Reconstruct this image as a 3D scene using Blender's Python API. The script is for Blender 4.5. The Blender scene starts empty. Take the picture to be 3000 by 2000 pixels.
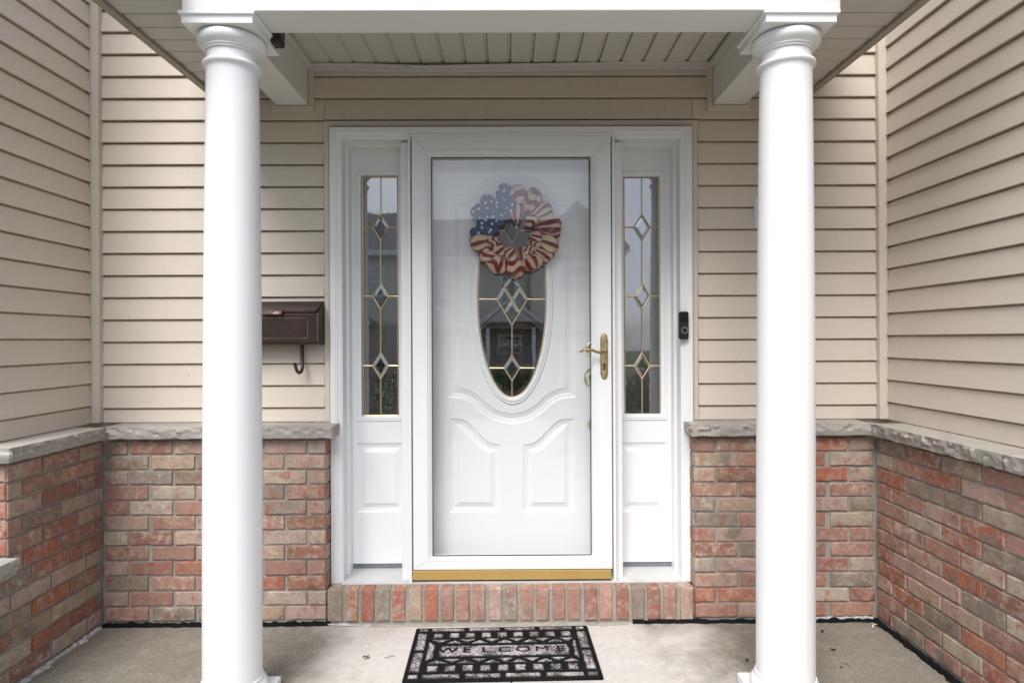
import bpy, bmesh, math, random
import numpy as np
from mathutils import Vector, Matrix, Euler, noise

random.seed(11)
SC = bpy.context.scene
COL = SC.collection
R = math.radians

# ------------------------------------------------------------------ camera
F = 1780.0                       # focal length in photo pixels (3000 wide)
CAM = Vector((0.0, -2.816, 1.26))
PPX, PPY = 1500.0, 993.5
ROT = Euler((R(90), 0, 0)).to_matrix()
ROT = Matrix.Rotation(-0.0053, 3, 'Z') @ ROT @ Matrix.Rotation(-0.0045, 3, 'Z')
cd = bpy.data.cameras.new('camera')
cam = bpy.data.objects.new('camera', cd)
COL.objects.link(cam)
cam.matrix_world = Matrix.Translation(CAM) @ ROT.to_4x4()
cd.sensor_width = 36.0
cd.lens = 36.0 * F / 3000.0
cd.shift_y = -(1000 - PPY) / 3000.0
cd.clip_start, cd.clip_end = 0.05, 600
SC.camera = cam

# ------------------------------------------------------------------ world, sun, exposure
SUN_DIR = Vector((-0.20, -0.60, 0.775)).normalized()      # towards the sun
w = bpy.data.worlds.new('World'); SC.world = w; w.use_nodes = True
nt = w.node_tree; nt.nodes.clear()
sky = nt.nodes.new('ShaderNodeTexSky'); sky.sky_type = 'NISHITA'; sky.sun_disc = False
sky.sun_elevation = math.asin(SUN_DIR.z); sky.sun_rotation = math.atan2(SUN_DIR.x, SUN_DIR.y)
sky.air_density = 1.0; sky.dust_density = 3.0; sky.ozone_density = 1.0
tcw = nt.nodes.new('ShaderNodeTexCoord')
mpw = nt.nodes.new('ShaderNodeMapping'); mpw.inputs['Scale'].default_value = (1.6, 1.6, 4.2)
nzw = nt.nodes.new('ShaderNodeTexNoise'); nzw.inputs['Scale'].default_value = 1.7
nzw.inputs['Detail'].default_value = 7; nzw.inputs['Roughness'].default_value = 0.55
crw = nt.nodes.new('ShaderNodeMapRange'); crw.inputs['From Min'].default_value = 0.38; crw.inputs['From Max'].default_value = 0.62
crw.inputs['To Min'].default_value = 0.12; crw.inputs['To Max'].default_value = 0.88
mxw = nt.nodes.new('ShaderNodeMix'); mxw.data_type = 'RGBA'
mxw.inputs['B'].default_value = (5.9, 6.5, 7.5, 1)          # thin bright overcast in the sky texture's own units
bg = nt.nodes.new('ShaderNodeBackground'); bg.inputs['Strength'].default_value = 0.072
ow = nt.nodes.new('ShaderNodeOutputWorld')
L = nt.links.new
L(tcw.outputs['Generated'], mpw.inputs['Vector']); L(mpw.outputs[0], nzw.inputs['Vector'])
L(nzw.outputs['Fac'], crw.inputs['Value']); L(crw.outputs[0], mxw.inputs['Factor'])
L(sky.outputs[0], mxw.inputs['A']); L(mxw.outputs['Result'], bg.inputs['Color']); L(bg.outputs[0], ow.inputs[0])
sd = bpy.data.lights.new('sun', 'SUN'); sd.energy = 1.5; sd.angle = R(36); sd.color = (1.0, 0.985, 0.96)
so = bpy.data.objects.new('sun', sd); COL.objects.link(so)
so.rotation_euler = SUN_DIR.to_track_quat('Z', 'Y').to_euler(); so.location = SUN_DIR * 30
SC.view_settings.view_transform = 'Standard'; SC.view_settings.look = 'None'
SC.view_settings.gamma = 1.0; SC.view_settings.exposure = 1.43
SC.view_settings.use_curve_mapping = False
SC.cycles.use_denoising = True
SC.cycles.max_bounces = 10; SC.cycles.diffuse_bounces = 6; SC.cycles.glossy_bounces = 4
SC.cycles.transparent_max_bounces = 16
SC.cycles.caustics_reflective = False

# ------------------------------------------------------------------ helpers
def ray(px, py):
    return ROT @ Vector(((px - PPX) / F, (PPY - py) / F, -1.0))
def UY(px, py, Y):                       # photo pixel -> point at depth plane Y
    d = ray(px, py); return CAM + d * ((Y - CAM.y) / d.y)
def UZ(px, py, Z):
    d = ray(px, py); return CAM + d * ((Z - CAM.z) / d.z)
def X_(px, Y, py=993): return UY(px, py, Y).x
def Z_(py, Y, px=1500): return UY(px, py, Y).z

class MB:
    def __init__(s): s.v = []; s.f = []; s.uv = None
    def add(s, vs, fs):
        o = len(s.v); s.v += [tuple(v) for v in vs]; s.f += [tuple(i + o for i in f) for f in fs]; return s
    def box(s, x0, x1, y0, y1, z0, z1):
        return s.add([(x0,y0,z0),(x1,y0,z0),(x1,y1,z0),(x0,y1,z0),(x0,y0,z1),(x1,y0,z1),(x1,y1,z1),(x0,y1,z1)],
                     [(0,3,2,1),(4,5,6,7),(0,1,5,4),(1,2,6,5),(2,3,7,6),(3,0,4,7)])
    def prism(s, poly, axis_vec, closed=True):     # poly: list of 3d pts; extruded by axis_vec
        n = len(poly); a = Vector(axis_vec)
        vs = [Vector(p) for p in poly] + [Vector(p) + a for p in poly]
        fs = [(i, (i+1) % n, n + (i+1) % n, n + i) for i in range(n)] + [tuple(range(n))[::-1], tuple(range(n, 2*n))]
        return s.add(vs, fs)
    def tube(s, pts, r, n=8, cap=True, flat=1.0):
        pts = [Vector(p) for p in pts]; rings = []
        rr = r if isinstance(r, (list, tuple)) else [r] * len(pts)
        up = None; o = len(s.v)
        for i, p in enumerate(pts):
            t = (pts[min(i+1, len(pts)-1)] - pts[max(i-1, 0)]).normalized()
            if up is None: up = t.orthogonal().normalized()
            up = (up - t * up.dot(t)).normalized(); b = t.cross(up)
            for k in range(n):
                a = 2 * math.pi * k / n
                s.v.append(tuple(p + (up * math.cos(a) + b * math.sin(a) * flat) * rr[i]))
        for i in range(len(pts) - 1):
            for k in range(n):
                s.f.append((o + i*n + k, o + i*n + (k+1) % n, o + (i+1)*n + (k+1) % n, o + (i+1)*n + k))
        if cap:
            s.f.append(tuple(o + k for k in range(n))[::-1]); s.f.append(tuple(o + (len(pts)-1)*n + k for k in range(n)))
        return s
    def lathe(s, prof, c=(0,0,0), axis='Z', n=64):
        o = len(s.v)
        for r, h in prof:
            for k in range(n):
                a = 2 * math.pi * k / n; u, v = r * math.cos(a), r * math.sin(a)
                s.v.append((c[0]+u, c[1]+v, c[2]+h) if axis == 'Z' else (c[0]+u, c[1]-h, c[2]+v))
        for i in range(len(prof) - 1):
            for k in range(n):
                s.f.append((o+i*n+k, o+i*n+(k+1) % n, o+(i+1)*n+(k+1) % n, o+(i+1)*n+k))
        s.f.append(tuple(o+k for k in range(n))[::-1]); s.f.append(tuple(o+(len(prof)-1)*n+k for k in range(n)))
        return s
    def frame(s, x0, x1, z0, z1, prof, open_bottom=False, kb=1, kt=1):
        # mitred rectangular frame: prof is a list of (inset from the rectangle, Y)
        o = len(s.v); n = len(prof)
        for d, y in prof:
            b = z0 if open_bottom else z0 + d*kb
            s.v += [(x0+d, y, b), (x0+d, y, z1-d*kt), (x1-d, y, z1-d*kt), (x1-d, y, b)]
        for i in range(n - 1):
            for k in range(3 if open_bottom else 4):
                a, b = k, (k+1) % 4
                s.f.append((o+4*i+a, o+4*i+b, o+4*(i+1)+b, o+4*(i+1)+a))
        if open_bottom:
            s.f.append(tuple(o+4*i for i in range(n))); s.f.append(tuple(o+4*i+3 for i in range(n))[::-1])
        return s
    def mesh(s, name, mat=None, smooth=False, angle=None):
        me = bpy.data.meshes.new(name); me.from_pydata(s.v, [], s.f); me.validate()
        bm = bmesh.new(); bm.from_mesh(me); bmesh.ops.recalc_face_normals(bm, faces=bm.faces); bm.to_mesh(me); bm.free()
        if mat: me.materials.append(mat)
        if smooth or angle:
            me.polygons.foreach_set('use_smooth', [True] * len(me.polygons))
            if angle: me.set_sharp_from_angle(angle=R(angle))
        return me
    def build(s, name, mat=None, parent=None, smooth=False, angle=None, loc=None):
        o = bpy.data.objects.new(name, s.mesh(name, mat, smooth, angle)); COL.objects.link(o)
        if parent: o.parent = parent
        if loc: o.location = loc
        return o

def bevel(o, wd, seg=2):
    m = o.modifiers.new('bevel', 'BEVEL'); m.width = wd; m.segments = seg; m.limit_method = 'ANGLE'; m.angle_limit = R(40)
    return o
def link(me, name, parent=None, loc=(0,0,0), rz=0):
    o = bpy.data.objects.new(name, me); COL.objects.link(o); o.location = loc; o.rotation_euler = (0, 0, rz)
    if parent: o.parent = parent
    return o
def tag(o, label=None, cat=None, group=None, kind=None):
    for k, v in (('label', label), ('category', cat), ('group', group), ('kind', kind)):
        if v: o[k] = v
    return o
def thing(name, label, cat, group=None):
    return tag(link(None, name), label, cat, group)

# ------------------------------------------------------------------ materials
class NT:
    def __init__(s, name):
        s.m = bpy.data.materials.new(name); s.m.use_nodes = True; s.t = s.m.node_tree; s.t.nodes.clear()
        s.out = s.n('ShaderNodeOutputMaterial')
    def n(s, t, **kw):
        x = s.t.nodes.new(t)
        for k, v in kw.items():
            if k in x.bl_rna.properties and not hasattr(x.inputs, k): setattr(x, k, v)
        return x
    def set(s, x, **kw):
        for k, v in kw.items(): x.inputs[k.replace('_', ' ')].default_value = v
        return x
    def l(s, a, b): s.t.links.new(a, b)
    def coord(s, kind='Object', scale=(1,1,1), off=None):
        tc = s.n('ShaderNodeTexCoord'); mp = s.n('ShaderNodeMapping'); mp.inputs['Scale'].default_value = scale
        s.l(tc.outputs[kind], mp.inputs['Vector'])
        if off is not None: s.l(off, mp.inputs['Location'])
        return mp.outputs[0]
    def noise(s, vec, scale, detail=4, rough=.55, dist=0):
        x = s.n('ShaderNodeTexNoise'); s.set(x, Scale=scale, Detail=detail, Roughness=rough, Distortion=dist)
        s.l(vec, x.inputs['Vector']); return x.outputs['Fac']
    def ramp(s, fac, a, b, ta=0., tb=1.):
        x = s.n('ShaderNodeMapRange'); x.inputs['From Min'].default_value = a; x.inputs['From Max'].default_value = b
        x.inputs['To Min'].default_value = ta; x.inputs['To Max'].default_value = tb
        s.l(fac, x.inputs['Value']); return x.outputs[0]
    def mix(s, fac, a, b, mode='MIX'):
        x = s.n('ShaderNodeMix'); x.data_type = 'RGBA'; x.blend_type = mode
        for v, k in ((fac, 'Factor'), (a, 'A'), (b, 'B')):
            if isinstance(v, (int, float)): x.inputs[k].default_value = v
            elif isinstance(v, tuple): x.inputs[k].default_value = v if len(v) == 4 else (*v, 1)
            else: s.l(v, x.inputs[k])
        return x.outputs['Result']
    def math(s, op, a, b=None):
        x = s.n('ShaderNodeMath'); x.operation = op
        for i, v in enumerate((a, b)):
            if v is None: continue
            if isinstance(v, (int, float)): x.inputs[i].default_value = v
            else: s.l(v, x.inputs[i])
        return x.outputs[0]
    def bump(s, h, strength=.3, dist=.002):
        x = s.n('ShaderNodeBump'); x.inputs['Strength'].default_value = strength; x.inputs['Distance'].default_value = dist
        s.l(h, x.inputs['Height']); return x.outputs[0]
    def pbr(s, col, rough=.5, metal=0., normal=None, spec=.5):
        p = s.n('ShaderNodeBsdfPrincipled')
        if isinstance(col, tuple): p.inputs['Base Color'].default_value = (*col, 1)
        else: s.l(col, p.inputs['Base Color'])
        if isinstance(rough, (int, float)): p.inputs['Roughness'].default_value = rough
        else: s.l(rough, p.inputs['Roughness'])
        p.inputs['Metallic'].default_value = metal; p.inputs['Specular IOR Level'].default_value = spec
        if normal is not None: s.l(normal, p.inputs['Normal'])
        s.l(p.outputs[0], s.out.inputs[0]); return s.m

def paint(name, col, rough=.4, var=.06, scale=3., bump=.08, metal=0.):
    t = NT(name); v = t.coord(scale=(1,1,1)); f = t.noise(v, scale, 5)
    d = tuple(c * (1 - var) for c in col)
    fine = t.noise(v, 260, 3)
    return t.pbr(t.mix(t.ramp(f, .3, .7), d, col), rough, metal, t.bump(fine, bump, .0008))

def m_siding(name, col):
    t = NT(name); v = t.coord(scale=(1, 1, 1)); g = t.coord(scale=(2.5, 2.5, 70))
    f = t.noise(v, 1.3, 5); gr = t.noise(g, 6, 5, .6, .6)
    oi = t.n('ShaderNodeObjectInfo')
    c = t.mix(t.ramp(f, .3, .7), tuple(x * .93 for x in col), col)
    c = t.mix(t.ramp(oi.outputs['Random'], 0, 1, 0, .10), c, tuple(x * .8 for x in col))
    dr = t.noise(t.coord(scale=(9, 9, 1.0)), 2.2, 5, .65); c = t.mix(t.ramp(dr, .55, .75, 0, .12), c, (.33, .30, .27))
    sp = t.noise(v, 60, 2, .4)
    c = t.mix(t.ramp(sp, .775, .79, 0, .5), c, (.14, .12, .1))
    return t.pbr(c, .5, 0, t.bump(gr, .16, .0012))
M = {}
M['siding'] = m_siding('vinyl_siding', (.635, .560, .475))
M['trim'] = paint('beige_trim', (.61, .54, .46), .45, .05, 2.5, .05)
M['white'] = paint('white_paint', (.74, .745, .75), .38, .03, 2.0, .06)
M['column'] = paint('white_column_paint', (.79, .79, .795), .42, .025, 1.5, .05)
M['door'] = paint('white_door_skin', (.785, .79, .80), .34, .02, 2.0, .06)
M['soffit'] = paint('cream_soffit_vinyl', (.60, .57, .54), .5, .06, 2.0, .05)
M['beam'] = paint('white_aluminium_wrap', (.76, .755, .74), .42, .04, 1.6, .10)
M['shaded_trim'] = paint('shaded_beige_fascia', (.36, .32, .27), .6, .12, 40., .1)  # beige trim darkened to brown: the shade at the soffit edge is in the colour
M['dark'] = paint('matt_black_plastic', (.012, .012, .013), .35, .3, 4., .05)
M['gloss_black'] = paint('gloss_black_plastic', (.008, .008, .009), .08, .2, 4., 0)
M['grey_ring'] = paint('grey_ring_plastic', (.38, .39, .42), .4, .05)
M['rubber'] = paint('black_rubber', (.009, .009, .010), .85, .4, 12., .2); [n for n in M['rubber'].node_tree.nodes if n.type == 'BSDF_PRINCIPLED'][0].inputs['Specular IOR Level'].default_value = .12
M['sill'] = paint('weathered_aluminium_sill', (.55, .545, .53), .42, .2, 9., .1)
M['sillgap'] = paint('grey_weatherstrip', (.19, .21, .235), .5, .35, 12., .1)
M['came'] = paint('brass_came', (.72, .57, .33), .32, .15, 30., .05, .75)
M['sweep'] = paint('brushed_gold_sweep', (.50, .34, .115), .42, .12, 5., .08, .35)
M['ribbon_back'] = paint('dark_blue_felt', (.012, .015, .03), .9, .2)
M['caulk'] = paint('crumbly_white_caulk', (.56, .54, .52), .9, .55, 60., .6)
M['leaf'] = paint('dry_leaf', (.17, .15, .06), .7, .4, 60., .1)
M['leafdark'] = paint('dark_dead_leaf', (.022, .018, .013), .8, .4, 60., .1)
M['paper'] = paint('white_scrap', (.72, .72, .71), .6, .1)
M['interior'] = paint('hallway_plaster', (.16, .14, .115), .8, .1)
M['curtain'] = paint('dark_curtain', (.05, .045, .04), .9, .3, 15.)

def m_brass(name, c0, c1, rough):
    t = NT(name); v = t.coord(); f = t.noise(v, 55, 4, .6)
    return t.pbr(t.mix(t.ramp(f, .35, .7), c0, c1), t.ramp(f, .3, .7, rough, rough + .15), .92)
M['brass'] = m_brass('lacquered_brass', (.68, .48, .22), (.86, .68, .40), .2)
M['brass_dark'] = m_brass('worn_antique_brass', (.22, .15, .075), (.40, .28, .13), .25)
M['brass_pale'] = m_brass('polished_pale_brass', (.78, .70, .50), (.86, .79, .62), .1)

def m_bronze():
    t = NT('oil_rubbed_bronze'); v = t.coord(scale=(14, 60, 160)); f = t.noise(v, 3, 5, .6)
    u = t.noise(t.coord(), 9, 3)
    c = t.mix(t.ramp(f, .3, .75), (.040, .029, .025), (.082, .056, .046))
    c = t.mix(t.ramp(u, .55, .75, 0, .6), c, (.13, .075, .065))
    return t.pbr(c, .38, .55, t.bump(f, .15, .0006))
M['bronze'] = m_bronze()
M['copper'] = m_brass('rubbed_copper_edge', (.34, .19, .165), (.55, .34, .29), .4)

def m_brick():
    t = NT('tumbled_brick'); oi = t.n('ShaderNodeObjectInfo')
    tc = t.n('ShaderNodeTexCoord'); ad = t.n('ShaderNodeVectorMath'); ad.operation = 'ADD'
    mu = t.n('ShaderNodeVectorMath'); mu.operation = 'SCALE'; mu.inputs['Scale'].default_value = 7.3
    t.l(oi.outputs['Location'], mu.inputs[0]); t.l(tc.outputs['Object'], ad.inputs[0]); t.l(mu.outputs[0], ad.inputs[1])
    v = ad.outputs[0]
    big = t.noise(v, 20, 6, .7, .25); mid = t.noise(v, 46, 6, .72, .2); fine = t.noise(v, 210, 4, .65); crk = t.noise(v, 75, 6, .75, 1.0)
    base = oi.outputs['Color']
    c = t.mix(t.ramp(mid, .3, .7), base, t.mix(.5, base, (.33, .25, .19)))
    c = t.mix(t.ramp(big, .54, .66, 0, .7), c, (.36, .065, .035))               # fired red blotches
    wash = t.math('MULTIPLY', t.ramp(t.noise(v, 26, 8, .78, .3), .47, .63), t.ramp(oi.outputs['Random'], 0, 1, .15, .85))
    c = t.mix(wash, c, (.62, .51, .43))                                     # lime wash
    grey = t.math('MULTIPLY', t.ramp(t.noise(v, 11, 3, .5, .5), .56, .68), t.ramp(oi.outputs['Alpha'], 0, 1, 0, 1))
    c = t.mix(grey, c, (.22, .195, .16))
    c = t.mix(t.ramp(crk, .60, .68, 0, .75), c, (.085, .06, .045))               # dark pits
    c = t.mix(t.ramp(fine, .35, .62, .38, 0), c, (.12, .085, .065))
    h = t.math('ADD', t.math('MULTIPLY', mid, .8), t.math('MULTIPLY', fine, .45))
    return t.pbr(c, .88, 0, t.bump(h, .6, .004), .25)
M['brick'] = m_brick()

def m_mortar():
    t = NT('sandy_mortar'); v = t.coord(); f = t.noise(v, 9, 5); g = t.noise(v, 320, 3, .7)
    c = t.mix(t.ramp(f, .3, .7), (.27, .245, .205), (.40, .37, .32)); c = t.mix(t.ramp(g, .4, .65, .4, 0), c, (.2, .18, .15))
    return t.pbr(c, .95, 0, t.bump(g, .5, .002), .15)
M['mortar'] = m_mortar()

def m_stone():
    t = NT('split_limestone'); v = t.coord(); f = t.noise(v, 7, 6, .65); g = t.noise(v, 70, 6, .7); h = t.noise(v, 260, 3, .7)
    oi = t.n('ShaderNodeObjectInfo')
    c = t.mix(t.ramp(f, .3, .7), (.37, .335, .305), (.54, .495, .455))
    c = t.mix(t.ramp(g, .55, .72, 0, .55), c, (.20, .185, .165))
    c = t.mix(t.ramp(h, .4, .7, .25, 0), c, (.16, .15, .13))
    c = t.mix(t.ramp(oi.outputs['Random'], 0, 1, 0, .25), c, (.30, .295, .24))
    return t.pbr(c, .92, 0, t.bump(t.math('ADD', g, h), .55, .004), .2)
M['stone'] = m_stone()

def m_concrete():
    t = NT('broomed_concrete'); tc = t.n('ShaderNodeTexCoord'); v = tc.outputs['Object']
    sx = t.n('ShaderNodeSeparateXYZ'); t.l(v, sx.inputs[0])
    f = t.noise(v, 2.3, 6, .6); g = t.noise(v, 30, 5, .65); h = t.noise(v, 330, 3, .7)
    wv = t.n('ShaderNodeTexWave'); wv.wave_type = 'RINGS'; wv.rings_direction = 'Z'
    mp = t.n('ShaderNodeMapping'); mp.inputs['Location'].default_value = (-.72, .75, 0); t.l(v, mp.inputs['Vector']); t.l(mp.outputs[0], wv.inputs['Vector'])
    t.set(wv, Scale=42., Distortion=14., Detail=4., Detail_Scale=2.2, Detail_Roughness=.75)
    # grime around the two columns and along the side walls, clean scrubbed middle
    ax = t.math('ABSOLUTE', t.math('SUBTRACT', sx.outputs['X'], .03))
    ed = t.math('ADD', ax, t.math('MULTIPLY', t.math('SUBTRACT', f, .5), 1.1))
    dirt = t.ramp(ed, .62, .88)
    c = t.mix(t.ramp(g, .3, .7), (.50, .475, .445), (.59, .56, .525))
    st2 = t.noise(t.coord(scale=(6, 40, 6)), 9, 5, .7, 1.5)
    cd_ = t.mix(t.ramp(t.math('ADD', t.math('MULTIPLY', wv.outputs['Fac'], .45), t.math('MULTIPLY', st2, .9)), .38, .85), (.125, .11, .085), (.40, .37, .325))
    cd_ = t.mix(t.ramp(g, .4, .7, 0, .35), cd_, (.25, .225, .175))
    mot = t.noise(t.coord(scale=(1, 2.6, 1)), 42, 6, .78, 2.4); mo2 = t.noise(v, 9, 4, .6, .8)
    cd_ = t.mix(t.ramp(mot, .40, .60, .80, 0), cd_, (.105, .092, .065))
    cd_ = t.mix(t.ramp(mot, .60, .70, 0, .55), cd_, (.46, .43, .38))
    cd_ = t.mix(t.ramp(mo2, .45, .65, .45, 0), cd_, (.13, .115, .085))
    c = t.mix(t.ramp(mot, .35, .6, .22, 0), c, (.33, .29, .24))
    c = t.mix(t.math('MULTIPLY', dirt, .92), c, cd_)
    ck = t.noise(v, 6, 8, .75, 1.4); 
    c = t.mix(t.ramp(t.math('ABSOLUTE', t.math('SUBTRACT', ck, .5)), 0, .006, .22, 0), c, (.2, .16, .12))
    c = t.mix(t.ramp(h, .62, .72, 0, .3), c, (.15, .13, .1))
    spk = t.noise(v, 55, 2, .5); c = t.mix(t.ramp(spk, .735, .75, 0, .8), c, (.07, .055, .04))
    stn = t.noise(t.coord(scale=(5, 14, 5)), 1.2, 6, .7, 1.2); c = t.mix(t.ramp(stn, .52, .70, 0, .28), c, (.33, .29, .24))
    return t.pbr(c, .9, 0, t.bump(t.math('ADD', h, t.math('MULTIPLY', wv.outputs['Fac'], .6)), .35, .002), .2)
M['concrete'] = m_concrete()

def m_glass(name, refl, tint, bump=None, rough=.0, pebble=0):
    # thin pane: what lies behind shows through, the surface mirrors more at grazing angles
    t = NT(name); lw = t.n('ShaderNodeLayerWeight'); lw.inputs['Blend'].default_value = .5
    fac = t.math('ADD', t.math('MULTIPLY', t.math('POWER', lw.outputs['Facing'], 5.0), 1 - refl), refl)
    tr = t.n('ShaderNodeBsdfTransparent'); tr.inputs[0].default_value = (*tint, 1)
    gl = t.n('ShaderNodeBsdfGlossy'); gl.inputs['Roughness'].default_value = rough; gl.inputs['Color'].default_value = (1, 1, 1, 1); gout = gl.outputs[0]
    if bump:
        v = t.coord(); h = t.noise(v, bump[0], 3, .5, 2.2)
        nb = t.bump(h, bump[1], bump[2]); t.l(nb, gl.inputs['Normal'])
    if pebble:                                  # second, pebbled inner pane mirrored through the smooth outer one
        g2 = t.n('ShaderNodeBsdfGlossy'); g2.inputs['Roughness'].default_value = .02
        h2 = t.noise(t.coord(), 135, 2, .5, 1.5); t.l(t.bump(h2, pebble, .0028), g2.inputs['Normal'])
        mg = t.n('ShaderNodeMixShader'); mg.inputs[0].default_value = .25; t.l(gl.outputs[0], mg.inputs[1]); t.l(g2.outputs[0], mg.inputs[2]); gout = mg.outputs[0]
    mx = t.n('ShaderNodeMixShader'); t.l(fac, mx.inputs[0]); t.l(tr.outputs[0], mx.inputs[1]); t.l(gout, mx.inputs[2])
    t.l(mx.outputs[0], t.out.inputs[0]); return t.m
M['storm_glass'] = m_glass('storm_glass', .055, (1, 1, 1), (2.2, .05, .003))
M['tex_glass'] = m_glass('pebbled_glass', .28, (.6, .6, .6), (14, .03, .002), .0, .8)
M['oval_glass'] = m_glass('smooth_oval_glass', .29, (.6, .6, .6), (9, .03, .002))
M['bevel_glass'] = m_glass('bevelled_clear_glass', .22, (.6, .6, .6))
M['house_glass'] = m_glass('window_glass', .16, (.5, .52, .55))

def m_ribbon(name, blue):
    t = NT(name)
    if blue:
        v = t.coord(); f = t.noise(v, 60, 4)
        return t.pbr(t.mix(t.ramp(f, .3, .7), (.016, .038, .115), (.030, .068, .19)), .8, 0, t.bump(t.noise(v, 900, 2), .3, .0008))
    uv = t.n('ShaderNodeUVMap'); sx = t.n('ShaderNodeSeparateXYZ'); t.l(uv.outputs[0], sx.inputs[0])
    fr = t.math('FRACT', sx.outputs['X']); st = t.math('GREATER_THAN', fr, .52)
    v = t.coord(); f = t.noise(v, 70, 4); wv = t.noise(v, 800, 2)
    red = t.mix(t.ramp(f, .3, .7), (.12, .003, .005), (.19, .006, .009)); tan = t.mix(t.ramp(f, .3, .7), (.50, .345, .23), (.62, .45, .32))
    return t.pbr(t.mix(st, tan, red), .85, 0, t.bump(wv, .4, .0008))
M['blue_ribbon'] = m_ribbon('navy_star_ribbon', True)
M['red_ribbon'] = m_ribbon('red_and_tan_striped_ribbon', False)
M['star'] = paint('white_star_print', (.78, .78, .78), .8, .05)

def m_pad():
    t = NT('worn_mat_pad'); v = t.coord(); g = t.noise(v, 190, 4, .7); f = t.noise(v, 22, 4, .6)
    at_ = t.n('ShaderNodeAttribute'); at_.attribute_name = 'wear'
    k = t.math('ADD', g, t.math('MULTIPLY', t.math('SUBTRACT', f, .5), .55))
    k = t.math('SUBTRACT', k, t.math('MULTIPLY', t.math('SUBTRACT', 1.0, at_.outputs['Fac']), .22))
    return t.pbr(t.mix(t.ramp(k, .43, .58), (.013, .012, .012), (.46, .42, .41)), .85, 0, t.bump(g, .7, .003))
M['pad'] = m_pad()

def m_grass(name, a, b, sc=9):
    t = NT(name); v = t.coord(); f = t.noise(v, sc, 6, .65); g = t.noise(v, sc * 14, 3, .7)
    c = t.mix(t.ramp(f, .3, .7), a, b); c = t.mix(t.ramp(g, .35, .7, .4, 0), c, tuple(x * .4 for x in a))
    return t.pbr(c, .9, 0, t.bump(g, .8, .02), .2)
M['lawn'] = m_grass('lawn', (.035, .06, .018), (.075, .11, .035), 1.5)
M['foliage'] = m_grass('foliage', (.035, .07, .02), (.09, .14, .045), 5)
M['asphalt'] = m_grass('asphalt', (.045, .045, .046), (.065, .064, .062), 2)
M['shingle'] = m_grass('grey_shingles', (.085, .085, .09), (.15, .148, .15), 3)
M['bark'] = m_grass('bark', (.05, .038, .028), (.10, .08, .06), 12)
def m_far_brick():
    t = NT('far_brick'); b = t.n('ShaderNodeTexBrick'); v = t.coord(scale=(1,1,1)); t.l(v, b.inputs['Vector'])
    mp = t.n('ShaderNodeMapping')
    b.inputs['Color1'].default_value = (.30, .23, .19, 1); b.inputs['Color2'].default_value = (.38, .31, .26, 1); b.inputs['Mortar'].default_value = (.35, .32, .28, 1)
    t.set(b, Scale=4.5); return t.pbr(b.outputs['Color'], .9)
M['far_brick'] = m_far_brick()

# ================================================================== STRUCTURE
YB = -0.11                          # face of the brick base
XL, XR = -1.915, 1.75               # siding faces of the two wings
BL, BR = -1.805, 1.637              # brick faces of the two wings
LEFT_END, RIGHT_END = -0.626, -1.75 # how far each wing comes forward
PITCH = .1017
SZ0 = Z_(1189, -.012)               # lowest clapboard line above the ledge
CAPZ = Z_(1233, 0) + .002           # top of the stone ledge
CAPB = Z_(1280, -.15)
TOPZ = 3.55
CEIL = 2.525                        # underside of porch ceiling

# --- ground
g = MB().box(-3.2, 3.2, -1.28, .35, -.14, 0.0)
floor = MB()
nx, ny = 60, 14
porch = g.build('porch_floor', M['concrete']); tag(porch, kind='structure')
bevel(porch, .012)
MB().box(.000, .006, -1.26, -.50, .0008, .0022).build('control_joint', M['leafdark'], porch)
tag(MB().box(-.85, .95, -9.0, -1.29, -.30, -.13).build('front_walk', M['concrete']), kind='structure')
tag(MB().box(-60, 60, -70, 30, -1.0, -.20).build('lawn', M['lawn']), kind='structure')
tag(MB().box(-60, 60, -15.5, -9.5, -.30, -.185).build('street', M['asphalt']), kind='structure')
tag(MB().box(3.4, 8.2, -27, -15.52, -.30, -.17).build('far_driveway', M['concrete']), kind='structure')

# --- brick parts
PAL = [((.42, .12, .06), 12), ((.38, .185, .14), 30), ((.46, .32, .25), 22), ((.24, .205, .165), 23), ((.47, .39, .31), 12), ((.29, .11, .075), 16)]
def brick_colour():
    r = random.random() * sum(x[1] for x in PAL)
    for c, k in PAL:
        r -= k
        if r <= 0: break
    j = random.uniform(.86, 1.12)
    return (c[0]*j, c[1]*j*random.uniform(.94, 1.06), c[2]*j*random.uniform(.92, 1.08), random.random() ** 1.5)
BH, BPITCH = .0572, .0671
_cache = {}
def brick_mesh(Lg, H, var, key='b'):
    k = (round(Lg, 3), round(H, 3), var, key)
    if k in _cache: return _cache[k]
    rnd = random.Random(hash(k) & 0xffff)
    # local: x along length (0..Lg centred), y outward negative, z height centred; front face at y = 0
    n = 7; D = .045; ch = .0026
    mb = MB()
    xs = [-Lg/2 + Lg * i / (n - 1) for i in range(n)]
    def ring(inset, y, jit):
        pts = []
        for i, x in enumerate(xs): pts.append((max(min(x, Lg/2 - inset), -Lg/2 + inset) + rnd.uniform(-jit, jit)*.5, y + rnd.uniform(-jit, jit)*.4, -H/2 + inset + rnd.uniform(-jit, jit)))
        for i, x in enumerate(xs[::-1]): pts.append((max(min(x, Lg/2 - inset), -Lg/2 + inset) + rnd.uniform(-jit, jit)*.5, y + rnd.uniform(-jit, jit)*.4, H/2 - inset + rnd.uniform(-jit, jit)))
        return pts
    a = ring(0, D, 0); b = ring(0, ch, .0024); c = ring(ch, 0, .0024)
    m = 2 * n
    mb.v = a + b + c
    for o in (0, m):
        for i in range(m): mb.f.append((o+i, o+(i+1) % m, o+m+(i+1) % m, o+m+i))
    for i in range(n - 1): mb.f.append((2*m+i, 2*m+i+1, 2*m+m-2-i, 2*m+m-1-i))
    me = mb.mesh('brick', M['brick'], angle=28)
    _cache[k] = me
    return me
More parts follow.
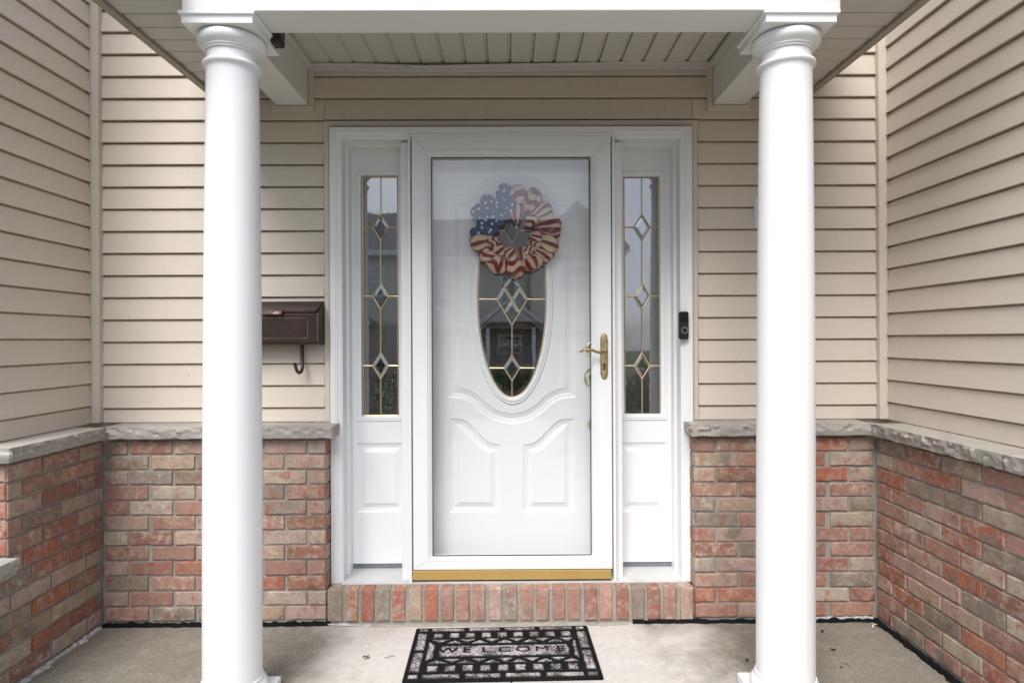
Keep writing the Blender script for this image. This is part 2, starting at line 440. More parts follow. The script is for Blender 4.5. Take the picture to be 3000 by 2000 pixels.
def put_brick(parent, p, Lg, H, rz, tilt=None):
    o = link(brick_mesh(Lg, H, random.randrange(4)), 'brick', parent, p, rz)
    o.color = brick_colour()
    if tilt: o.rotation_euler = tilt
    return o
FULL, JOINT = .1865, .0115
def brick_run(parent, origin, d, nrm_rz, length, rows, z0, off, end_half=True):
    # one face of running bond: origin + d*s, rows counted upwards
    rz = nrm_rz
    for r in range(rows):
        step = FULL + JOINT
        o = off - (step/2 if r % 2 else 0)
        s = o - math.ceil(max(o, 0) / step) * step; first = False
        while s < length:
            a, b = max(s + JOINT/2, JOINT*.35), min(s + step - JOINT/2, length - .004)
            if length - (s + step) < .036: b = length - .004
            if s < 0 and b < .036: s += step; first = True; continue
            if first: a = JOINT*.35; first = False
            a += random.uniform(-.002, .002)
            if b - a > .022:
                Lg = round(b - a, 2) if (b - a) < FULL - .012 else FULL
                c = (a + b) / 2
                p = Vector(origin) + Vector(d) * c + Vector((0, 0, z0 + r * BPITCH + BH/2 + random.uniform(-.0012, .0012)))
                n = Vector((math.sin(rz), -math.cos(rz), 0))
                put_brick(parent, p + n * random.uniform(-.001, .003), min(Lg, b - a), BH + random.uniform(-.001, .001)*0, rz)
            s += step

def lump_strip(p0, p1, w, h, seed, seg=120, width_noise=.6):
    # irregular squeezed-out bead along a base line
    mb = MB(); p0, p1 = Vector(p0), Vector(p1); d = (p1 - p0).normalized(); sd_ = Vector((-d.y, d.x, 0)); rnd = random.Random(seed)
    for i in range(seg + 1):
        p = p0.lerp(p1, i / seg); q = p * 14 + Vector((seed * 3.1, 0, 0)); q2 = p * 45 + Vector((seed, 5, 0))
        k = 1 + width_noise * (noise.noise(q) + .6 * noise.noise(q2)); k = max(k, .12); hh = h * max(.25, 1 + .7 * noise.noise(q2 + Vector((9, 0, 0))))
        for u, z in ((-.5, .0), (-.45, .6), (0.0, 1.0), (.35, .7), (.5, 0)):
            mb.v.append(tuple(p + sd_ * (u * w * (k if u > 0 else 1)) + Vector((0, 0, z * hh + .001))))
    for i in range(seg):
        for j in range(4): mb.f.append((i*5+j, i*5+j+1, (i+1)*5+j+1, (i+1)*5+j))
    return mb

def rock_stone(parent, x0, x1, y0, y1, z0, z1, seed, faces=('F',), rough=.013, name='cap_stone'):
    # ledge stone with split rock faces: a box, subdivided, pushed in and out on the exposed sides
    bm = bmesh.new(); bmesh.ops.create_cube(bm, size=1)
    for v in bm.verts: v.co = Vector(((x0+x1)/2 + v.co.x*(x1-x0), (y0+y1)/2 + v.co.y*(y1-y0), (z0+z1)/2 + v.co.z*(z1-z0)))
    lx = max(2, int((x1-x0)/.012)); ly = max(2, int((y1-y0)/.012)); lz = max(2, int((z1-z0)/.009))
    for ax, nn in ((0, lx), (1, ly), (2, lz)):
        lo = (x0, y0, z0)[ax]; hi = (x1, y1, z1)[ax]
        for i in range(1, nn):
            co = [0, 0, 0]; no = [0, 0, 0]; co[ax] = lo + (hi-lo)*i/nn; no[ax] = 1
            bmesh.ops.bisect_plane(bm, geom=bm.verts[:] + bm.edges[:] + bm.faces[:], plane_co=co, plane_no=no)
    e = 1e-4
    for v in bm.verts:
        c = v.co.copy(); q = c * 16 + Vector((seed * 7.7, 0, 0)); q2 = c * 48 + Vector((0, seed * 3.3, 0))
        nz = abs(noise.noise(q)) * 1.0 + .8 * noise.noise(q2) + .6 * noise.noise(c * 90) + .3 * noise.noise(c * 190)
        t = (c.z - z0) / (z1 - z0); fade = min(1, (1 - t) * 3.5)
        if 'F' in faces and c.y < y0 + e: v.co.y += rough * (.5 - nz) * fade + .010 * (1 - t) ** 2 * (.4 + nz) + .004 * (1 - fade)
        if 'R' in faces and c.x > x1 - e: v.co.x -= rough * (.5 - nz) * fade + .010 * (1 - t) ** 2 * (.4 + nz) + .004 * (1 - fade)
        if 'L' in faces and c.x < x0 + e: v.co.x += rough * (.5 - nz) * fade + .010 * (1 - t) ** 2 * (.4 + nz) + .004 * (1 - fade)
        if c.z > z1 - e: v.co.z += .0015 * noise.noise(c * 30)
        if c.z < z0 + e: v.co.z += .004 * noise.noise(c * 25)
    me = bpy.data.meshes.new(name); bm.to_mesh(me); bm.free(); me.materials.append(M['stone'])
    me.polygons.foreach_set('use_smooth', [True] * len(me.polygons)); me.set_sharp_from_angle(angle=R(24))
    return link(me, name, parent)

PROF = [(-.012, .112), (-.010, .112), (-.0095, .1017), (-.006, .0965), (.0038, .0945), (.0052, .0915), (.0150, .006), (.0156, .0025), (.0146, .0), (.0125, -.0006), (.004, .0012), (-.010, .0014), (-.012, .0014)]
def board(parent, p0, p1, z, nrm, mat='siding'):
    p0, p1, n = Vector(p0), Vector(p1), Vector(nrm)
    poly = [Vector((p0.x, p0.y, 0)) + n * a + Vector((0, 0, z + b)) for a, b in PROF]
    return MB().prism(poly, (p1.x - p0.x, p1.y - p0.y, 0)).build('siding_board', M[mat], parent)

# ------------------------------------------------------------------ entry wall
entry = thing('entry_wall', 'beige clapboard wall over a brick base, facing forward around the white front door', 'wall')
# sheathing behind the boards with the door opening left free
DX0, DX1 = X_(951, 0), X_(2046, 0)                  # outer edges of the beige door trim
DTOP = Z_(355, 0)
sh = MB().box(XL - .03, DX0 + .07, .0125, .16, 0, TOPZ); sh.box(DX1 - .07, XR + .03, .0125, .16, 0, TOPZ); sh.box(DX0 + .07, DX1 - .07, .0125, .16, DTOP - .09, TOPZ)
sh.build('sheathing', M['trim'], entry)
tw = .047
k = -1
while True:
    z = SZ0 + k * PITCH
    if z > TOPZ - PITCH: break
    zz = max(z, CAPZ + .004)
    if z + PITCH < CAPZ: k += 1; continue
    xa, xb = XL + tw + .001, XR - tw - .001
    def brd(a, b):
        if k == -1:
            hgt = z + PITCH - CAPZ
            n = Vector((0, -1, 0))
            poly = [(a, .012, z + .112), (a, .0095, z + PITCH), (a, .006, z + .0965), (a, -.0038, z + .0945), (a, -.0052, z + .0915), (a, -.0105, CAPZ + .003), (a, .012, CAPZ + .003)]
            MB().prism(poly, (b - a, 0, 0)).build('siding_board', M['siding'], entry)
        else: board(entry, (a, 0, 0), (b, 0, 0), z, (0, -1, 0))
    if z + .03 < DTOP:
        brd(xa, DX0 + .003); brd(DX1 - .003, xb)
    elif z < DTOP + PITCH * .8:
        s0, s1 = X_(956, 0), X_(2027, 0)
        brd(xa, s0 - .0012); brd(s0 + .0012, s1 - .0012); brd(s1 + .0012, xb)
    else: brd(xa, xb)
    k += 1
# brick base, mortar, ledge stones
RL, RR = X_(956, YB, 1500), X_(2033, YB, 1500)       # inner ends of the brick base beside the door
BRZ = Z_(1818, YB, 450) + .002
ROWS = 12
mo = MB().box(BL - .02, RL - .006, YB + .0065, .004, -.05, CAPB + .012); mo.box(RR + .006, BR + .02, YB + .0065, .004, -.05, CAPB + .012)
mo.build('mortar', M['mortar'], entry)
off_l = (X_(1000, YB, 1500) * 0 + (-1.591) - BL)
brick_run(entry, (BL, YB, 0), (1, 0, 0), 0, RL - BL, ROWS, BRZ, (-1.591 - BL) % .198)
brick_run(entry, (RR, YB, 0), (1, 0, 0), 0, BR - RR, ROWS, BRZ, .198)
for r in range(ROWS):                                 # brick returns beside the door frame
    z = BRZ + r * BPITCH + BH/2
    put_brick(entry, (RL, YB + .05, z), .075, BH, R(90))
    put_brick(entry, (RR, YB + .05, z), .075, BH, R(-90))
# ledge
rock_stone(entry, BL - .05 + .075, X_(700, -.15), -.158, .0, CAPB, CAPZ, 1, ('F', 'L'))
rock_stone(entry, X_(700, -.15) + .003, X_(987, -.15, 1260) - .012, -.158, .0, CAPB, CAPZ, 2, ('F', 'R'))
rock_stone(entry, X_(2013, -.15, 1250) + .010, X_(2300, -.15), -.158, .0, CAPB, CAPZ, 3, ('F', 'L'), .013)
rock_stone(entry, X_(2300, -.15) + .003, X_(2556, -.15, 1250), -.158, .0, CAPB, CAPZ, 4, ('F', 'R'), .013)
# inside corner posts
for xs, sg in ((XL, 1), (XR, -1)):
    a, b = (xs + .003, xs + tw) if sg > 0 else (xs - tw, xs - .003)
    bevel(MB().box(a, b, -.036, .0, CAPZ + .003, TOPZ).build('corner_trim', M['trim'], entry), .002)
# beige trim around the door opening
zb = CAPZ + .003
dx0, dx1 = X_(951, -.02), X_(2046, -.02)
jt = MB().frame(dx0, dx1, zb, Z_(353, -.02), [(0, .0), (0, -.018), (.002, -.021), (.022, -.023), (.026, -.019), (.026, .04)], True)
jt.build('door_trim', M['trim'], entry)
# black and pale sealant at the foot of the wall
lump_strip((BL + .01, YB - .012, 0), (RL + .02, YB - .012, 0), -.028, .014, 3).build('black_sealant', M['rubber'], entry, angle=40)
lump_strip((RR - .28, YB - .012, 0), (BR + .0, YB - .010, 0), -.026, .013, 4).build('black_sealant', M['rubber'], entry, angle=40)
lump_strip((BR - .3, YB - .004, .010), (BR - .02, YB - .004, .010), -.011, .007, 8, 90, 1.6).build('pale_sealant', M['caulk'], entry, angle=40)
lump_strip((RL - .05, YB - .014, .004), (RL + .16, YB - .026, .002), -.014, .007, 9, 90, 1.6).build('pale_sealant', M['caulk'], entry, angle=40)

# ------------------------------------------------------------------ brick step under the door
step = thing('brick_step', 'low step of upright red bricks on edge under the white door', 'step')
YS = -.125
ST = Z_(1724, YS); STB = .016
sx0, sx1 = RL + .006, RR - .006
MB().box(sx0, sx1, YS + .008, -.02, -.03, ST - .005).build('mortar', M['mortar'], step)
nb = 23; pw = (sx1 - sx0) / nb
for i in range(nb):
    x = sx0 + (i + .5) * pw
    wv_ = .0555; H = ST - STB
    kk = ('row', i % 6)
    if kk not in _cache:
        rnd = random.Random(i); bm = bmesh.new(); bmesh.ops.create_cube(bm, size=1)
        for v in bm.verts: v.co = Vector((v.co.x * wv_, v.co.y * .095, v.co.z * H))
        bmesh.ops.bevel(bm, geom=bm.edges[:], offset=.003, segments=1, affect='EDGES')
        for v in bm.verts: v.co += Vector((rnd.uniform(-1, 1), rnd.uniform(-1, 1), rnd.uniform(-1, 1))) * .0011
        me = bpy.data.meshes.new('brick'); bm.to_mesh(me); bm.free(); me.materials.append(M['brick'])
        me.polygons.foreach_set('use_smooth', [True] * len(me.polygons)); me.set_sharp_from_angle(angle=R(30)); _cache[kk] = me
    o = link(_cache[kk], 'brick', step, (x + random.uniform(-.002, .002), YS + .0475 + random.uniform(-.002, .002), STB + H/2), 0)
    o.rotation_euler = (0, random.uniform(-.012, .012), random.uniform(-.015, .015)); o.color = brick_colour()
    if i % 6 == 3 and random.random() < .5: o.color = (.25, .23, .19, .6)
lump_strip((RL + .2, YS - .012, 0), (RR - .3, YS - .010, 0), -.02, .009, 17, 90, 1.0).build('pale_sealant', M['mortar'], step, angle=40)

# ------------------------------------------------------------------ left wing
lw = thing('left_wing_wall', 'beige clapboard side wall on a brick base, left of the left white column', 'wall')
OFFZ = .014
MB().box(-4.2, XL - .0125, LEFT_END + .0385, -.0, 0, TOPZ).build('sheathing', M['trim'], lw)
MB().box(-4.2, BL - .0065, LEFT_END + .0065, -.0, -.05, CAPB + .012).build('mortar', M['mortar'], lw)
LOWZ = .425
MB().box(BL - .30, BL - .0065, -1.9, LEFT_END + .006, -.16, LOWZ + .01).build('mortar', M['mortar'], lw)
for k in range(-1, 40):
    z = SZ0 + OFFZ + k * PITCH
    if z > TOPZ - PITCH: break
    if k == -1:
        y0, y1 = LEFT_END + .026, -.037
        poly = [(XL - .012, y0, z + .112), (XL - .0095, y0, z + PITCH), (XL - .006, y0, z + .0965), (XL + .0038, y0, z + .0945), (XL + .0052, y0, z + .0915), (XL + .0105, y0, CAPZ + .003), (XL - .012, y0, CAPZ + .003)]
        MB().prism(poly, (0, y1 - y0, 0)).build('siding_board', M['siding'], lw)
    else: board(lw, (XL, LEFT_END + .026, 0), (XL, -.0375, 0), z, (1, 0, 0))
    if k >= 0: board(lw, (-4.2, LEFT_END + .026, 0), (XL - .03, LEFT_END + .026, 0), z, (0, -1, 0))
bevel(MB().box(XL - .03, XL + .018, LEFT_END + .004, LEFT_END + .044, CAPZ + .003, TOPZ).build('corner_trim', M['trim'], lw), .002)
lowrows = 6
brick_run(lw, (BL, -1.9, 0), (0, 1, 0), R(90), 1.9 + YB - .004, lowrows, BRZ, .10)
brick_run(lw, (BL, LEFT_END, 0), (0, 1, 0), R(90), YB - .004 - LEFT_END, ROWS - lowrows, BRZ + lowrows * BPITCH, .07)
brick_run(lw, (-2.5, LEFT_END, 0), (1, 0, 0), 0, 2.5 + BL - .0, ROWS - lowrows, BRZ + lowrows * BPITCH, .12)
rock_stone(lw, XL - .002, BL + .05, LEFT_END - .048, -.162 + .006, CAPB, CAPZ, 6, ('R', 'F'), .015)
rock_stone(lw, -3.2, XL - .004, LEFT_END - .048, LEFT_END + .024, CAPB, CAPZ, 7, ('F',), .013)
rock_stone(lw, BL - .32, BL + .05, -1.95, LEFT_END - .004, LOWZ, LOWZ + .06, 8, ('R',), .014)
lump_strip((BL + .006, -1.25, 0), (BL + .006, YB - .03, 0), -.022, .012, 21, 220, 1.6).build('crumbled_caulk', M['caulk'], lw, angle=40)

# ------------------------------------------------------------------ right wing
rw = thing('right_wing_wall', 'beige clapboard side wall on a brick base, right of the right white column', 'wall')
MB().box(XR + .0125, 4.4, RIGHT_END + .1225, -.0, 0, TOPZ).build('sheathing', M['trim'], rw)
MB().box(BR + .0065, 4.4, RIGHT_END + .0065, -.0, -.05, CAPB + .012).build('mortar', M['mortar'], rw)
for k in range(-1, 40):
    z = SZ0 + OFFZ + k * PITCH
    if z > TOPZ - PITCH: break
    y0, y1 = RIGHT_END + .11, -.0375
    if k == -1:
        poly = [(XR + .012, y0, z + .112), (XR + .0095, y0, z + PITCH), (XR + .006, y0, z + .0965), (XR - .0038, y0, z + .0945), (XR - .0052, y0, z + .0915), (XR - .0105, y0, CAPZ + .003), (XR + .012, y0, CAPZ + .003)]
        MB().prism(poly, (0, y1 - y0, 0)).build('siding_board', M['siding'], rw)
    else:
        board(rw, (XR, y1, 0), (XR, y0, 0), z, (-1, 0, 0))
        board(rw, (XR + .03, y0, 0), (4.4, y0, 0), z, (0, -1, 0))
bevel(MB().box(XR - .016, XR + .03, RIGHT_END + .09, RIGHT_END + .13, CAPZ + .003, TOPZ).build('corner_trim', M['trim'], rw), .002)
brick_run(rw, (BR, YB - .004, 0), (0, -1, 0), R(-90), YB - .004 - RIGHT_END, ROWS, BRZ, .11)
rock_stone(rw, BR - .052, XR + .002, -.86, -.150, CAPB, CAPZ, 10, ('L',), .015)
rock_stone(rw, BR - .052, XR + .002, RIGHT_END - .04, -.864, CAPB, CAPZ, 12, ('L',), .015)
lump_strip((BR - .012, YB - .0, 0), (BR - .012, -1.25, 0), -.030, .013, 31, 150, .9).build('black_sealant', M['rubber'], rw, angle=40)

# ------------------------------------------------------------------ porch roof
roof = thing('porch_roof', 'white porch roof with slatted ceiling, beams and side soffits above the front door', 'porch roof')
BT = 2.337                                        # beam underside
YF, YK = -.826, -.680                             # front beam, front and back
bx0, bx1 = X_(532, YF, 15), X_(2463, YF, 15)
BT = (Z_(30, YF, 800) + Z_(33, YF, 2200)) / 2
bevel(MB().box(bx0, bx1, YF, YK, BT, CEIL + .14).build('front_beam', M['beam'], roof), .003)
wl0, wl1 = X_(813, -.01, 310), X_(905, -.01, 310)
wr0, wr1 = X_(2087, -.01, 315), X_(2181, -.01, 315)
for a, b in ((wl0, wl1), (wr0, wr1)):
    bevel(MB().box(a, b, YK + .002, -.003, BT + .0015, CEIL + .14).build('side_beam', M['beam'], roof), .003)
    # beige trim where the beam meets the wall
    e = .026
    t = MB().box(a - e, b + e, -.024, .0, BT - e, BT - .001); t.box(a - e, a - .002, -.0238, .0, BT - .001, CEIL - .02); t.box(b + .002, b + e, -.0238, .0, BT - .001, CEIL - .02)
    bevel(t.build('wall_trim', M['trim'], roof), .002)
# ceiling boards
cx0, cx1 = wl1 + .02, wr0 - .02
n = 18; bw = (cx1 - cx0) / n
for i in range(n):
    a = cx0 + i * bw; b = a + bw
    poly = [(a + .0005, 0, CEIL + .012), (a + .001, 0, CEIL), (b - .017, 0, CEIL - .0005), (b - .010, 0, CEIL + .0075), (b - .0035, 0, CEIL + .0085), (b - .002, 0, CEIL + .012)]
    poly = [(x, YK - .05, z) for x, y, z in poly]
    MB().prism(poly, (0, -YK + .045, 0)).build('ceiling_board', M['soffit'], roof)
MB().box(bx0, bx1, YK - .04, -.002, CEIL + .014, CEIL + .02).build('ceiling_deck', M['shaded_trim'], roof)
# ceiling edge trims, the wall one sagging a little on the left
def sag(x): 
    t = (x - cx0) / (cx1 - cx0); return -.014 * math.exp(-((t - .27) / .16) ** 2) + .004 * math.sin(t * 9) 
mb = MB(); N = 60
for i in range(N + 1):
    x = cx0 - .02 + (cx1 - cx0 + .04) * i / N; s = sag(x)
    for y, z in ((-.045, -.003), (-.045, -.008), (-.028, -.010), (-.026, -.024), (-.014, -.026), (-.014, -.003)): mb.v.append((x, y, CEIL + z + s))
for i in range(N):
    for j in range(6): mb.f.append((i*6+j, i*6+(j+1) % 6, (i+1)*6+(j+1) % 6, (i+1)*6+j))
mb.build('ceiling_trim', M['soffit'], roof, angle=35)
for a, b in ((wl1 + .001, wl1 + .028), (wr0 - .028, wr0 - .001)):
    MB().box(a, b, YK - .0, -.046, CEIL - .022, CEIL - .003).build('ceiling_trim', M['soffit'], roof)
# side soffits
SOF = CAM.z + 1.155                               # underside of the side soffits
SXL, SXR = UZ(300, 0, SOF).x, UZ(2694, 0, SOF).x
SOFY = .0806 * (SOF - CAM.z)                     # exposure of one soffit board
for sgn, a, b in ((-1, SXL + .012, bx0 - .001), (1, bx1 + .001, SXR - .012)):
    i = 0
    while True:
        y1 = -.004 - i * SOFY; y0 = y1 - SOFY
        if y0 < -1.06: break
        poly = [(a, y1 - .0002, SOF + .0138), (a, y1 - .0002, SOF + .0125), (a, y1 - .009, SOF + .0115), (a, y1 - .013, SOF - .002), (a, y1 - .016, SOF - .004), (a, y0 + .004, SOF), (a, y0 + .0005, SOF + .002), (a, y0 + .0005, SOF + .0138)]
        MB().prism(poly, (b - a, 0, 0)).build('soffit_board', M['soffit'], roof); i += 1
    fx = (a - .032, a - .001) if sgn < 0 else (b + .001, b + .032)
    MB().box(fx[0], fx[1], -1.10, -.004, SOF - .016, CEIL + .16).build('fascia', M['shaded_trim'], roof)
    MB().box(a, b, -1.08, -.004, SOF + .014, SOF + .02).build('ceiling_deck', M['shaded_trim'], roof)
# gable front and shingled slopes above the picture
mid = (SXL + SXR) / 2; RZ = 3.42
MB().prism([(bx0, YF + .03, CEIL + .142), (bx1, YF + .03, CEIL + .142), (mid, YF + .03, RZ - .06)], (0, .1, 0)).build('gable_panel', M['siding'], roof)
for x0, x1 in ((SXL - .06, mid), (SXR + .06, mid)):
    MB().prism([(x0, -1.12, CEIL + .165), (x1, -1.12, RZ), (x1, -1.12, RZ + .05), (x0, -1.12, CEIL + .215)], (0, 1.115, 0)).build('roof_slope', M['shingle'], roof)

# ------------------------------------------------------------------ columns
def column(px_c, label, zt):
    cx = px_c; cy = YF + .1165
    c = thing('porch_column', label, 'column', 'round white porch columns')
    c.location = (cx, cy, 0); c.rotation_euler = (0, .0048, 0)
    at = zt - .0008
    # abacus with cavetto under its top edge
    def sq(h, z): return [(-h, -h, z), (h, -h, z), (h, h, z), (-h, h, z)]
    lev = [(.1165, -.038), (.1165, -.022), (.1175, -.0165), (.1205, -.0125), (.1245, -.0105), (.1245, 0)]
    mb = MB()
    for h, z in lev: mb.v += sq(h, at + z)
    for i in range(len(lev) - 1):
        for k in range(4): mb.f.append((i*4+k, i*4+(k+1) % 4, (i+1)*4+(k+1) % 4, (i+1)*4+k))
    mb.f.append((3, 2, 1, 0)); e = (len(lev)-1)*4; mb.f.append((e, e+1, e+2, e+3))
    bevel(mb.build('abacus', M['column'], c), .0012)
    b = at - .0385
    cap = [(.060, 0), (.099, 0), (.1065, -.003), (.1115, -.010), (.1130, -.018), (.1115, -.027), (.1065, -.036), (.0970, -.042), (.0950, -.0435), (.0950, -.0495), (.0900, -.0500), (.0900, -.056), (.060, -.056)]
    MB().lathe([(r, b + h) for r, h in cap], n=80).build('capital', M['column'], c, angle=35)
    s0 = b - .0561
    prof = [(.080, s0 + .002), (.0830, s0), (.0832, s0 - .030), (.0895, s0 - .0325), (.0945, s0 - .036), (.0965, s0 - .042), (.0955, s0 - .048), (.0915, s0 - .052), (.0880, s0 - .055), (.0860, s0 - .060), (.0845, s0 - .07)]
    zb_ = .099; top = s0 - .07
    for i in range(1, 25):
        t = i / 24; z = top + (zb_ - top) * t
        prof.append((.0845 + (.0955 - .0845) * (1 - (1 - min(1, t * 1.2)) ** 2.0), z))
    MB().lathe(prof, n=80).build('shaft', M['column'], c, angle=40)
    base = [(.09, .0992), (.0990, .0992), (.1000, .096), (.0980, .092), (.100, .086), (.108, .078), (.1145, .066), (.116, .054), (.1135, .042), (.107, .0350), (.09, .0345)]
    MB().lathe(base, n=80).build('base', M['column'], c, angle=40)
    bevel(MB().box(-.122, .122, -.122, .122, .001, .034).build('plinth', M['column'], c), .003)
    return c
column(-.9605, 'smooth round white column standing in front of the mailbox, left of the door', BT)
column(.9555, 'smooth round white column right of the doorbell, on the side away from the mailbox', BT)

# ------------------------------------------------------------------ door surround with sidelights
YD = .088                                          # plane of sidelights and door slab
dsur = thing('door_surround', 'white moulded door frame with two narrow leaded sidelights', 'door frame')
fx0, fx1 = X_(966, -.055), X_(2031, -.055)
ft = Z_(370, -.055); fb = Z_(1707, -.055)
jl, jr = X_(1007, -.036), X_(1997, -.036)
wL = jl - fx0; wR = fx1 - jr; win = (wL + wR) / 2
prof = [(0, .0), (0, -.050), (.0025, -.0535), (.024, -.0535), (.027, -.0505), (.031, -.0505), (.035, -.046), (.045, -.043), (.050, -.0385), (win, -.0385), (win, .03), (win + .010, .034), (win + .012, .036), (win + .012, .14)]
MB().frame(fx0, fx1, fb, ft, prof, True).build('casing', M['white'], dsur, angle=25)
iz1 = ft - win - .012
# mullions between sidelights and door
mul = [(X_(1187, YD), X_(1199, -.03)), (X_(1801, -.03), X_(1810, YD))]
for i, (a, b) in enumerate(mul):
    bevel(MB().box(a, b, -.022, .14, fb + .005, iz1 + .004).build('mullion', M['white'], dsur), .004)
MB().box(mul[0][1], mul[1][0], -.022, .14, Z_(398, -.03), iz1 + .004).build('head_stop', M['white'], dsur)
# sloped sill and gap strip
sl = MB()
sl.prism([(jl - .008, -.066, fb + .004), (jl - .008, -.064, fb - .004), (jl - .008, .14, fb - .004), (jl - .008, .14, fb + .018), (jl - .008, YD - .002, fb + .016)], (jr - jl + .016, 0, 0))
sl.build('sill', M['sill'], dsur)
for a, b in ((jl - .001, mul[0][0]), (mul[1][1], jr + .001)):
    MB().box(a, b, YD + .004, YD + .03, fb + .012, Z_(1647, YD) + .004).build('weatherstrip', M['sillgap'], dsur)

def sdist(P, poly):
    # signed distance (positive inside) of points P (n,2) to closed polygon
    poly = np.asarray(poly); A = poly; B = np.roll(poly, -1, 0)
    d = np.full(len(P), 1e9); ins = np.zeros(len(P), bool)
    for a, b in zip(A, B):
        ab = b - a; t = np.clip(((P - a) @ ab) / (ab @ ab + 1e-12), 0, 1)
        d = np.minimum(d, np.hypot(*(P - a - t[:, None] * ab).T))
        c = (a[1] > P[:, 1]) != (b[1] > P[:, 1])
        with np.errstate(divide='ignore', invalid='ignore'):
            xi = (b[0] - a[0]) * (P[:, 1] - a[1]) / (b[1] - a[1]) + a[0]
        ins ^= c & (P[:, 0] < xi)
    return np.where(ins, d, -d)
def smooth_poly(pts, closed=True, it=2):
    for _ in range(it):
        q = []
        for i in range(len(pts)):
            a, b = np.array(pts[i]), np.array(pts[(i+1) % len(pts)])
            q += [tuple(a*.75 + b*.25), tuple(a*.25 + b*.75)]
        pts = q
    return pts
def relief(d, wd):
    # moulded door panel: fine groove at the outline, a hollow band, a small step up to the field
    h = -.0065 * np.exp(-(d / .0028) ** 2)
    band = np.clip(d / wd, 0, 1)
    h += np.where(d > 0, -.0075 * np.sin(np.pi * np.clip(band, 0, 1)) ** .8, 0)
    h += -.0050 * np.exp(-((d - wd) / .0026) ** 2)
    return h
def skin(parent, x0, x1, z0, z1, Y, polys, hole, stp, mat, wd):
    nx = int((x1-x0)/stp) + 1; nz = int((z1-z0)/stp) + 1
    xs = np.linspace(x0, x1, nx); zs = np.linspace(z0, z1, nz); gx, gz = np.meshgrid(xs, zs)
    P = np.stack([gx.ravel(), gz.ravel()], 1); h = np.zeros(len(P)); reg = np.full(len(P), -1)
    for i, (pl, w_) in enumerate(polys):
        d = sdist(P, pl); h += relief(d, w_); reg[d > -.008] = i
    V = np.stack([P[:, 0], Y - h, P[:, 1]], 1)
    q = np.arange(nx * nz).reshape(nz, nx)
    Fq = np.stack([q[:-1, :-1], q[:-1, 1:], q[1:, 1:], q[1:, :-1]], -1).reshape(-1, 4)
    fc = P[Fq].mean(1)
    if hole is not None:
        keep = ~hole(fc); Fq = Fq[keep]
    fr = reg[Fq].max(1)
    res = []
    for i in range(-1, len(polys)):
        f = Fq[fr == i]
        if not len(f): continue
        u, inv = np.unique(f, return_inverse=True)
        mb = MB(); mb.v = [tuple(v) for v in V[u]]; mb.f = [tuple(t) for t in inv.reshape(-1, 4)]
        me = bpy.data.meshes.new('door_skin'); me.from_pydata(mb.v, [], mb.f); me.materials.append(mat)
        me.polygons.foreach_set('use_smooth', [True] * len(me.polygons))
        res.append(link(me, 'door_skin' if i < 0 else 'moulded_panel', parent))
    return res
def pxr(x0, y0, x1, y1, Y):                      # pixel rectangle -> world rectangle on plane Y
    a, b = UY(x0, (y0+y1)/2, Y), UY(x1, (y0+y1)/2, Y); c, d = UY((x0+x1)/2, y1, Y), UY((x0+x1)/2, y0, Y)
    return a.x, b.x, c.z, d.z
def rpoly(r): return [(r[0], r[2]), (r[1], r[2]), (r[1], r[3]), (r[0], r[3])]
def bars(segs, r, Y, n=8):
    mb = MB()
    for a, b in segs: mb.tube([(a[0], Y, a[1]), (b[0], Y, b[1])], r, n)
    return mb
def bevel_diamond(parent, c, hw, hh, Y, b=.011):
    mb = MB(); rx = hw; rz = hh; k = (hw - b * 1.3) / hw
    o = [(c[0]-rx, c[1]), (c[0], c[1]-rz), (c[0]+rx, c[1]), (c[0], c[1]+rz)]
    i = [(c[0] + (x-c[0])*k, c[1] + (z-c[1])*k) for x, z in o]
    mb.v = [(x, Y, z) for x, z in o] + [(x, Y - .0035, z) for x, z in i] + [(x, Y + .002, z) for x, z in o]
    for j in range(4):
        mb.f.append((j, (j+1) % 4, 4+(j+1) % 4, 4+j)); mb.f.append((8+j, 8+(j+1) % 4, (j+1) % 4, j))
    mb.f += [(4, 5, 6, 7), (11, 10, 9, 8)]
    return mb.build('bevelled_pane', M['bevel_glass'], parent)

